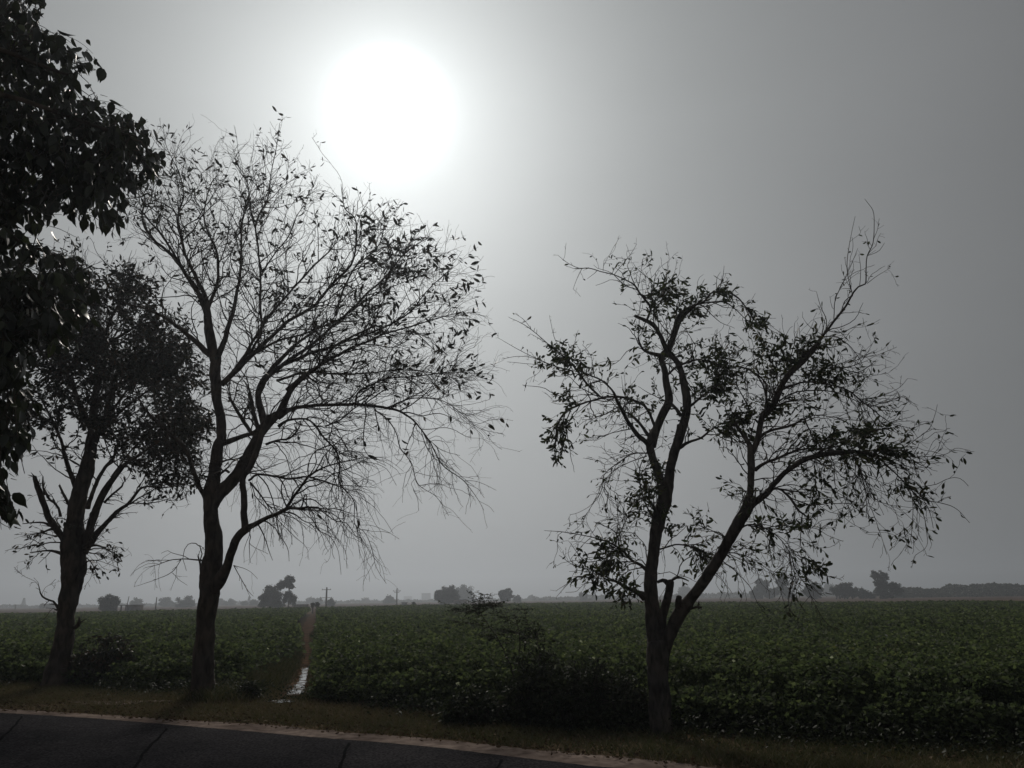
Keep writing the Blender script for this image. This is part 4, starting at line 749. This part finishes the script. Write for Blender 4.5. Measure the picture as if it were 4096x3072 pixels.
c = G(400, 2738); bushblob('bush', 'scraggly reddish bush between the two left trunks', 'bush', c, .85, .5, 1.0, 4200, (.05, .11), M_leafB, 34)
c = G(985, 2800); bushblob('bush', 'small weed clump right of the bare trunk', 'bush', c, .3, .25, .3, 900, (.03, .06), M_bush, 14)
# thorny sapling with flat feathery sprays
sp = Tree(11.6); Ls_ = sp.limb
Ls_('J', [(900, 1300, 26), (850, 1050, 20), (815, 880, 16), (760, 760, 14), (735, 680, 13), (670, 570, 12), (600, 470, 10), (530, 370, 8), (480, 290, 6), (460, 200, 3)], -.3, 0)
Ls_('J', [(900, 1100, 16), (890, 900, 12), (900, 760, 14), (910, 640, 14), (905, 520, 12), (880, 400, 7), (850, 300, 4)], .2, 0)
Ls_('J', [(890, 870, 7), (860, 780, 6), (840, 700, 5), (880, 620, 3)], -.2); Ls_('J', [(735, 690, 7), (770, 620, 5), (800, 570, 3)], .2)
Ls_('J', [(600, 470, 7), (520, 420, 4), (420, 400, 3), (250, 380, 2)], -.3); Ls_('J', [(500, 320, 6), (400, 260, 4), (320, 240, 3), (215, 240, 2)], -.3); Ls_('J', [(480, 280, 5), (505, 180, 3), (515, 80, 2)], 0.)
Ls_('J', [(500, 210, 3), (570, 190, 3), (650, 190, 2)], .2); Ls_('J', [(480, 230, 3), (450, 170, 2), (435, 130, 1.5)], -.2); Ls_('J', [(905, 520, 8), (1000, 420, 5), (980, 330, 4), (960, 240, 2)], .3); Ls_('J', [(905, 560, 8), (1000, 560, 6), (1060, 480, 4), (1120, 520, 2)], -.2)
Ls_('J', [(880, 420, 6), (760, 330, 4), (690, 280, 3)], -.2); Ls_('J', [(900, 500, 5), (800, 480, 4), (720, 520, 3)], .2); Ls_('J', [(670, 570, 6), (600, 540, 4), (540, 540, 2)], -.2)
T_s = empty('sapling', G(2075, 2830), 'thorny sapling with flat feathery sprays leaning left above the dark bush', 'sapling')
sp.limb_mesh(.04).make('stem', M_bark, T_s, True)
clS = [('J', 510, 95, 50, 35, 1.4), ('J', 600, 180, 70, 25, 1.4), ('J', 440, 135, 30, 25, 1), ('J', 460, 240, 110, 40, 1.2), ('J', 340, 250, 50, 40, 1), ('J', 235, 240, 50, 20, 1), ('J', 250, 380, 60, 25, .9), ('J', 600, 540, 80, 40, .7), ('J', 880, 320, 130, 60, .8), ('J', 700, 340, 110, 50, .7), ('J', 960, 520, 110, 90, .9), ('J', 780, 500, 160, 120, .4), ('J', 960, 240, 50, 30, .7), ('J', 1060, 500, 80, 60, .7)]
p, d, r = picklimb(sp.limbs, 1500, .03, 0); k_ = rng.random(1500) < ell(proj(p), clS)+.08; p, d, r = p[k_], d[k_], r[k_]
sel = rng.random(len(p)) < .62; p, d, r = p[sel], d[sel], r[sel]; dh = fork(d, .6, 1.4); dh[:, 2] *= .25; P1, R1, _ = grow(p, dh, rng.uniform(.08, .3, len(p)), np.full(len(p), .0025), .0012, 5, .5, lambda P, t: np.repeat([[0, 0, 0.]], len(P), 0), None)
twigmesh((P1, R1, 3)).make('branches', M_bark, T_s)
a, b, _ = pick(P1, R1, len(p)*9, .1, 1.); dl = fork(b, 1.0, 1.5); dl[:, 2] *= .3; leafobj('foliage', M_bush, T_s, leaves(a, dl, rng.uniform(.02, .042, len(a)), .3, 'narrow', 0, .15, rng.random(len(a))*.9))

# ================================================================ FAR TREES, POLES, HUTS
def far_tree(label, D, blobs, trunks, name='far_tree', cat='tree', group='trees beyond the field', dens=1., loose=.12, ls=1.):
    base = W(trunks[0], 2400, D); base[2] = 0; T = empty(name, base, label, cat, group)
    P = []; s_ = D/FPX
    for (x, y, rx, ry) in blobs:
        c = W(x, y, D); rX, rZ = rx*s_, ry*s_; rY = (rX+rZ)*.5
        # each blob is a cluster of smaller lobes, so the outline is uneven
        nl = 36; u = unit(rng.normal(0, 1, (nl, 3))); lc = c+u*np.array([rX, rY, rZ])*rng.uniform(.35, .95, (nl, 1)); lr = rng.uniform(.16, .4, nl)*min(rX, rZ)
        n = int((500+5.5*rx*ry)*dens); k = rng.integers(0, nl, n); v = unit(rng.normal(0, 1, (n, 3)))*(rng.random((n, 1))**.35)
        P.append(lc[k]+v*lr[k][:, None]*np.array([1.15, 1.15, .9])+rng.normal(0, loose*lr.mean(), (n, 3)))
    P = np.concatenate(P); P = P[P[:, 2] > .15]; L = rng.uniform(2.2, 6., len(P))*s_*ls
    Dv = rng.normal(0, 1, P.shape); 
    leafobj('crown', M_far, T, leaves(P, Dv, L, .7, 'quad', .3, .3))
    b = Buf(); cc = W(blobs[0][0], blobs[0][1], D)
    for tx in trunks:
        g_ = W(tx, 2400, D); g_[2] = -.1; near = min(blobs, key=lambda q: abs(q[0]-tx)); h = W(near[0], near[1], D); r = max(2.2*s_, .1)
        t = np.linspace(0, 1, 9)[:, None]; A = g_*(1-t)+h*t+np.array([1, 0, 0])*np.sin(t*5)*r*.6; V, Q, T3 = limbtube(A, r*(1.15-.6*t[:, 0]), 7, .08); b.add(V, Q, T3)
        for k in range(5):
            s0 = A[4+k % 3]; e = h+unit(rng.normal(0, 1, 3))*near[3]*s_*.8; B = s0*(1-t)+e*t; V, Q, T3 = limbtube(B, r*.4*(1.1-.8*t[:, 0]), 5, .05); b.add(V, Q, T3)
    b.make('trunk', M_bark, T); return T
ft_ = far_tree
ft_('round dark tree at the field edge, left of the small shed', 165, [(438, 2415, 40, 34)], [438], ls=1.1, loose=.3)
ft_('grey tree just behind the shed roof', 420, [(545, 2412, 28, 17)], [545])
ft_('pale hazy tree half hidden by the leftmost trunk', 420, [(190, 2428, 38, 18)], [190])
ft_('tall pale tree right of the thin lone post', 430, [(658, 2412, 20, 28), (682, 2422, 18, 20)], [665])
ft_('dome shaped tree left of the bare trunk', 330, [(742, 2412, 38, 28)], [742])
ft_('hazy tree just right of the bare trunk', 520, [(888, 2412, 22, 20), (862, 2418, 16, 14)], [888])
ft_('rounded hazy tree, second right of the bare trunk', 480, [(920, 2412, 22, 16)], [920])
ft_('small umbrella shaped tree left of the lattice mast', 430, [(977, 2413, 14, 9)], [977])
ft_('small umbrella shaped tree right of the lattice mast', 420, [(1017, 2411, 18, 11)], [1017])
ft_('broad dark layered tree, left half of the tall pair', 175, [(1082, 2365, 26, 20), (1100, 2382, 34, 16), (1060, 2388, 26, 16), (1085, 2408, 40, 18), (1050, 2420, 14, 12), (1115, 2420, 24, 10)], [1082, 1052], loose=.55)
ft_('tallest dark tree leaning right beside the low wall', 172, [(1158, 2320, 18, 16), (1140, 2335, 28, 14), (1122, 2345, 22, 14), (1160, 2345, 16, 10), (1150, 2378, 20, 12), (1170, 2398, 15, 20), (1140, 2400, 10, 10)], [1154], loose=.55)
ft_('pale round tree left of the double crossarm pole', 520, [(1243, 2404, 20, 14), (1270, 2406, 17, 13)], [1243])
ft_('small bushy tree touching the double crossarm pole', 260, [(1326, 2412, 18, 15)], [1326], loose=.4)
ft_('low grey tree beside the single pole', 430, [(1556, 2402, 28, 18)], [1556], loose=.3)
ft_('pale distant tree between the two power poles', 640, [(1462, 2402, 14, 11)], [1462])
ft_('big dark mango-like tree left of the low hut', 240, [(1795, 2372, 32, 30), (1762, 2388, 26, 26), (1812, 2382, 24, 26), (1790, 2400, 34, 12)], [1763, 1782, 1796])
ft_('paler tall tree standing behind the low hut', 430, [(1855, 2365, 32, 24), (1850, 2390, 38, 20), (1885, 2400, 14, 14)], [1862], loose=.35)
ft_('isolated round dark tree on a short trunk', 265, [(2022, 2370, 26, 16), (2028, 2386, 26, 18), (2004, 2376, 10, 14), (2008, 2393, 9, 10)], [2016])
ft_('smaller bushy tree beside the isolated round tree', 330, [(2069, 2397, 16, 15)], [2069], loose=.4)
ft_('pale umbrella tree right of the isolated round tree', 620, [(2126, 2392, 16, 11)], [2127])
ft_('square topped hazy tree left of the forked tree', 420, [(2333, 2380, 17, 12), (2333, 2398, 15, 12)], [2333])
ft_('low hazy bush beside the square topped tree', 430, [(2364, 2402, 14, 7)], [2364])
ft_('hazy bush behind the left twigs of the forked tree', 330, [(2500, 2397, 22, 13)], [2500])
ft_('tall pale tree between the two stems of the forked tree', 620, [(2738, 2364, 24, 16), (2720, 2385, 30, 14)], [2738])
ft_('broad hazy tree left of the pointed tree', 330, [(3050, 2345, 32, 26), (3030, 2375, 30, 24), (3075, 2375, 28, 22)], [3050, 3030])
ft_('pointed tree with a narrow top', 320, [(3132, 2304, 12, 16), (3130, 2330, 22, 18), (3125, 2362, 38, 20), (3150, 2380, 24, 16)], [3132])
ft_('compact dark tree alone in the gap on the right', 255, [(3260, 2352, 30, 20), (3228, 2362, 16, 20), (3255, 2382, 32, 18)], [3250])
ft_('faint pale tree behind the compact dark tree', 640, [(3315, 2355, 22, 22), (3315, 2380, 20, 14)], [3315])
ft_('wide dark tree on several short trunks', 235, [(3380, 2352, 30, 22), (3350, 2362, 26, 20), (3410, 2368, 26, 20), (3375, 2378, 40, 12)], [3345, 3378, 3410])
ft_('low dark tree between the wide tree and the tallest one', 240, [(3450, 2375, 22, 20), (3482, 2384, 18, 14)], [3455])
ft_('tallest dark tree on the right with a two lobed crown', 225, [(3500, 2300, 16, 18), (3532, 2302, 18, 18), (3522, 2332, 26, 18), (3530, 2360, 34, 24), (3575, 2345, 24, 18), (3590, 2365, 20, 16), (3540, 2382, 34, 12)], [3545, 3570], loose=.2)
# distant tree lines that read as one mass
def treeline(pts, D, dens, nm, lab):
    b = Buf(); xs_ = [p[0] for p in pts]; n = int((xs_[-1]-xs_[0])*dens); X = rng.uniform(xs_[0], xs_[-1], n)
    top = np.interp(X, xs_, [p[1] for p in pts])+4*wobble(X*.09, X*.031, 1, 3)+3*wobble(X*.31, X*.1, 1, 1); bot = np.interp(X, xs_, [p[2] for p in pts])
    Y = top+(bot-top)*rng.random(n)**1.3; P = np.array([W(x, y, D_) for x, y, D_ in zip(X, Y, D+rng.uniform(-.06, .06, n)*D)])
    L = rng.uniform(2.5, 6, n)*D/FPX; V, Q, T, t = leaves(P, rng.normal(0, 1, P.shape), L, .8, 'quad', .2, .3); b.add(V, Q, T, t)
    tag(b.make(nm, M_far), lab, 'wood', kind='stuff')
treeline([(3560, 2352, 2392), (3640, 2352, 2392), (3760, 2356, 2390), (3785, 2340, 2390), (3860, 2342, 2390), (3960, 2334, 2389), (4096, 2340, 2388), (4300, 2338, 2386)], 270, 42, 'far_wood', 'long low wood fading into haze at the right edge')
treeline([(2130, 2392, 2410), (2300, 2388, 2408), (2420, 2380, 2408), (2600, 2388, 2406), (2800, 2376, 2404), (2950, 2372, 2402), (3060, 2376, 2400), (3320, 2374, 2398), (3640, 2368, 2392)], 540, 16, 'distant_wood', 'very faint tree line behind the forked tree')
treeline([(-100, 2428, 2450), (60, 2418, 2448), (130, 2425, 2446), (250, 2422, 2446), (400, 2420, 2444), (700, 2412, 2440), (900, 2408, 2434), (1180, 2405, 2430), (1350, 2404, 2424), (1530, 2402, 2420), (1750, 2400, 2418), (2130, 2396, 2412)], 620, 15, 'distant_wood', 'very faint tree line along the horizon on the left')

def pole(label, D, x, ytop, arms=(), lean=0, group='poles beyond the field', name='utility_pole', cat='utility pole', r=.13):
    g_ = W(x, 2400, D); g_[2] = 0; h = W(x, ytop, D)[2]; T = empty(name, g_, label, cat, group)
    b = Buf(); P = np.array([[g_[0]+lean*k/8, g_[1], h*k/8] for k in range(9)]); V, Q, T3 = limbtube(P, np.linspace(r*1.25, r*.8, 9), 8, .01); b.add(V, Q, T3); b.make('post', M_conc, T)
    for dy, w in arms:
        z = h-dy; a = Buf(); a.box(g_[0]-w/2, g_[0]+w/2, g_[1]-r-.1, g_[1]-r-.002, z-.06, z+.06); a.make('crossarm', M_conc, T)
        for sx in (-.46, 0, .46):
            i = Buf()
            for k in range(3):
                i.box(g_[0]+sx*w-.05+.012*k, g_[0]+sx*w+.05-.012*k, g_[1]-r-.09, g_[1]-r-.01, z+.062+.07*k, z+.062+.07*k+.07-.001*(k<2))
            i.make('insulator', M_conc, T)
    return T
pole('power pole with two crossarms beside the end of the ditch', 185, 1305, 2350, [(.5, 2.1), (2.3, 2.8), (2.8, 2.6)], r=.2)
pole('power pole with one forked crossarm left of the big dark tree', 230, 1587, 2354, [(.7, 2.2), (1.1, 1.4)], r=.18)
pole('thin bare post right of the shed', 170, 626, 2389, name='post', cat='post', r=.12)
pole('leaning thin pole rising behind the shed', 172, 508, 2386, lean=.35, name='post', cat='post', r=.09)
pole('faint pole far left in front of the haze', 300, 66, 2418, [(.4, 1.2)], r=.15)
pole('faint pole beside the square topped hazy tree', 420, 2381, 2364, [(.8, 2.2)], r=.25)
def mast(label, D, x, ytop, w):
    g_ = W(x, 2400, D); g_[2] = 0; h = W(x, ytop, D)[2]; T = empty('lattice_mast', g_, label, 'mast', 'faint masts on the horizon'); b = Buf(); c = []
    K = 8
    for sx, sy in ((-1, -1), (1, -1), (1, 1), (-1, 1)):
        P = np.array([[g_[0]+sx*w*(1-.75*k/K), g_[1]+sy*w*(1-.75*k/K), h*k/K] for k in range(K+1)]); c.append(P); V, Q = tubes(P[None], np.full((1, K+1), w*.13), 4); b.add(V, Q)
    b.make('leg_frame', M_conc, T); b = Buf()
    for j in range(4):
        for k in range(K):
            for A, B in ((c[j][k], c[(j+1) % 4][k+1]), (c[(j+1) % 4][k], c[j][k+1])):
                V, Q = tubes(np.array([[A, B]]), np.full((1, 2), w*.08), 3); b.add(V, Q)
    b.make('bracing', M_conc, T)
mast('faint lattice mast between the two umbrella shaped trees', 520, 996, 2385, 1.0)
mast('faint lattice mast at the far left above the haze', 620, 96, 2392, 1.4)

def hut(name, label, cat, D, x0, x1, ytop, depth, m, roof=True, door=True, open_=0.):
    s_ = D/FPX; a = W(x0, 2400, D)[0]; b_ = W(x1, 2400, D)[0]; h = W((x0+x1)/2, ytop, D)[2]; cx = (a+b_)/2
    T = empty(name, (cx, D+depth/2, 0), label, cat); b = Buf()
    t = .22; wl = a+(b_-a)*open_
    dw = .5; dxc = wl+(b_-wl)*.35; fz = h-.14 if roof else h
    if door:
        b.box(wl, dxc-dw, D, D+t, 0, fz); b.box(dxc+dw, b_, D, D+t, 0, fz); b.box(dxc-dw, dxc+dw, D, D+t, min(2.0, fz*.8), fz)
    else: b.box(wl, b_, D, D+t, 0, fz)
    b.box(wl, b_, D+depth-t, D+depth, 0, fz); b.box(wl, wl+t, D+t, D+depth-t, 0, fz); b.box(b_-t, b_, D+t, D+depth-t, 0, fz); b.make('wall', m, T)
    if open_ > 0:
        p_ = Buf(); p_.box(a+.05, a+.30, D, D+.25, 0, fz); p_.make('pillar', m, T); p_ = Buf(); p_.box(a+.05, a+.30, D+depth-.3, D+depth-.05, 0, fz); p_.make('pillar', m, T)
    if roof:
        r = Buf(); r.box(a-.25, b_+.25, D-.3, D+depth+.3, h-.138, h); r.make('roof', M_roof, T)
    if door:
        d_ = Buf(); d_.box(dxc-dw+.01, dxc+dw-.01, D+.06, D+.11, 0, min(2.0, fz*.8)-.01); d_.make('door', M_roof, T)
    return T
hut('shed', 'flat roofed shed with an open bay at the left field edge', 'shed', 168, 484, 550, 2419, 3.0, M_wall, True, True, .3)
hut('field_wall', 'long low dark wall right of the tallest leaning tree', 'wall', 175, 1175, 1233, 2417, .6, M_wall, False, False)
hut('hut', 'low square hut under the big dark tree', 'hut', 232, 1815, 1865, 2398, 4, M_wall, True, True)
hut('pump_house', 'tiny square pump house right of the single pole', 'hut', 215, 1607, 1625, 2409, 1.6, M_wall, True, True)
# pale building in the haze
def block(label, D, x0, x1, ytop, fl_):
    a = W(x0, 2400, D)[0]; b_ = W(x1, 2400, D)[0]; h = W((x0+x1)/2, ytop, D)[2]; T = empty('building', ((a+b_)/2, D+5, 0), label, 'building', 'faint buildings in the haze')
    w_ = Buf(); w_.box(a, b_, D, D+10, 0, h); w_.make('wall', M_conc, T)
    r = Buf(); r.box(a-.3, b_+.3, D-.3, D+10.3, h+.002, h+.5); r.make('parapet', M_conc, T)
    nb = max(2, int((b_-a)/3.5)); step = (b_-a)/nb
    for f in range(fl_):
        for k in range(nb):
            q = Buf(); z0 = (f+.35)*h/fl_; q.box(a+step*(k+.3), a+step*(k+.7), D-.05, D-.003, z0, z0+h/fl_*.42); q.make('window', M_roof, T)
block('pale square building between the single pole and the big dark tree', 1100, 1686, 1720, 2374, 4)
block('very faint low building behind the leftmost trunk', 1000, 100, 165, 2424, 2)
block('very faint low building left of the pale square building', 1400, 1615, 1645, 2386, 3)
# small shrubs on the field edge at the end of the path
for x, lab in ((1251, 'small round shrub at the far end of the ditch, left one of two'), (1269, 'small round shrub at the far end of the ditch, right one of two')):
    ft_(lab, 112, [(x, 2420, 8, 11)], [x], 'shrub', 'shrub', 'shrubs at the field edge', 1.2, .3, .8)
ft_('tiny bush on the field edge right of the pump house', 150, [(1655, 2414, 9, 5)], [1655], 'shrub', 'shrub', 'shrubs at the field edge', 1., .3, .8)

# ================================================================ HAZE
bx = Buf(); bx.box(-2600, 2600, -30, 2300, -1.0, 62); hz = bx.make('haze', None); hz['kind'] = 'stuff'; hz['label'] = 'pale dusty haze over the fields'
hm = bpy.data.materials.new('haze'); hm.use_nodes = True; t = hm.node_tree; t.nodes.clear(); o_ = N(t, 'ShaderNodeOutputMaterial'); pv = N(t, 'ShaderNodeVolumePrincipled')
pv.inputs['Color'].default_value = (.84, .91, 1., 1); pv.inputs['Density'].default_value = .0012; pv.inputs['Anisotropy'].default_value = .6
t.links.new(pv.outputs[0], o_.inputs['Volume']); hz.data.materials.append(hm)
sc.cycles.volume_bounces = 0
sc.cycles.max_bounces = 6; sc.cycles.diffuse_bounces = 3; sc.cycles.transmission_bounces = 4; sc.cycles.transparent_max_bounces = 4
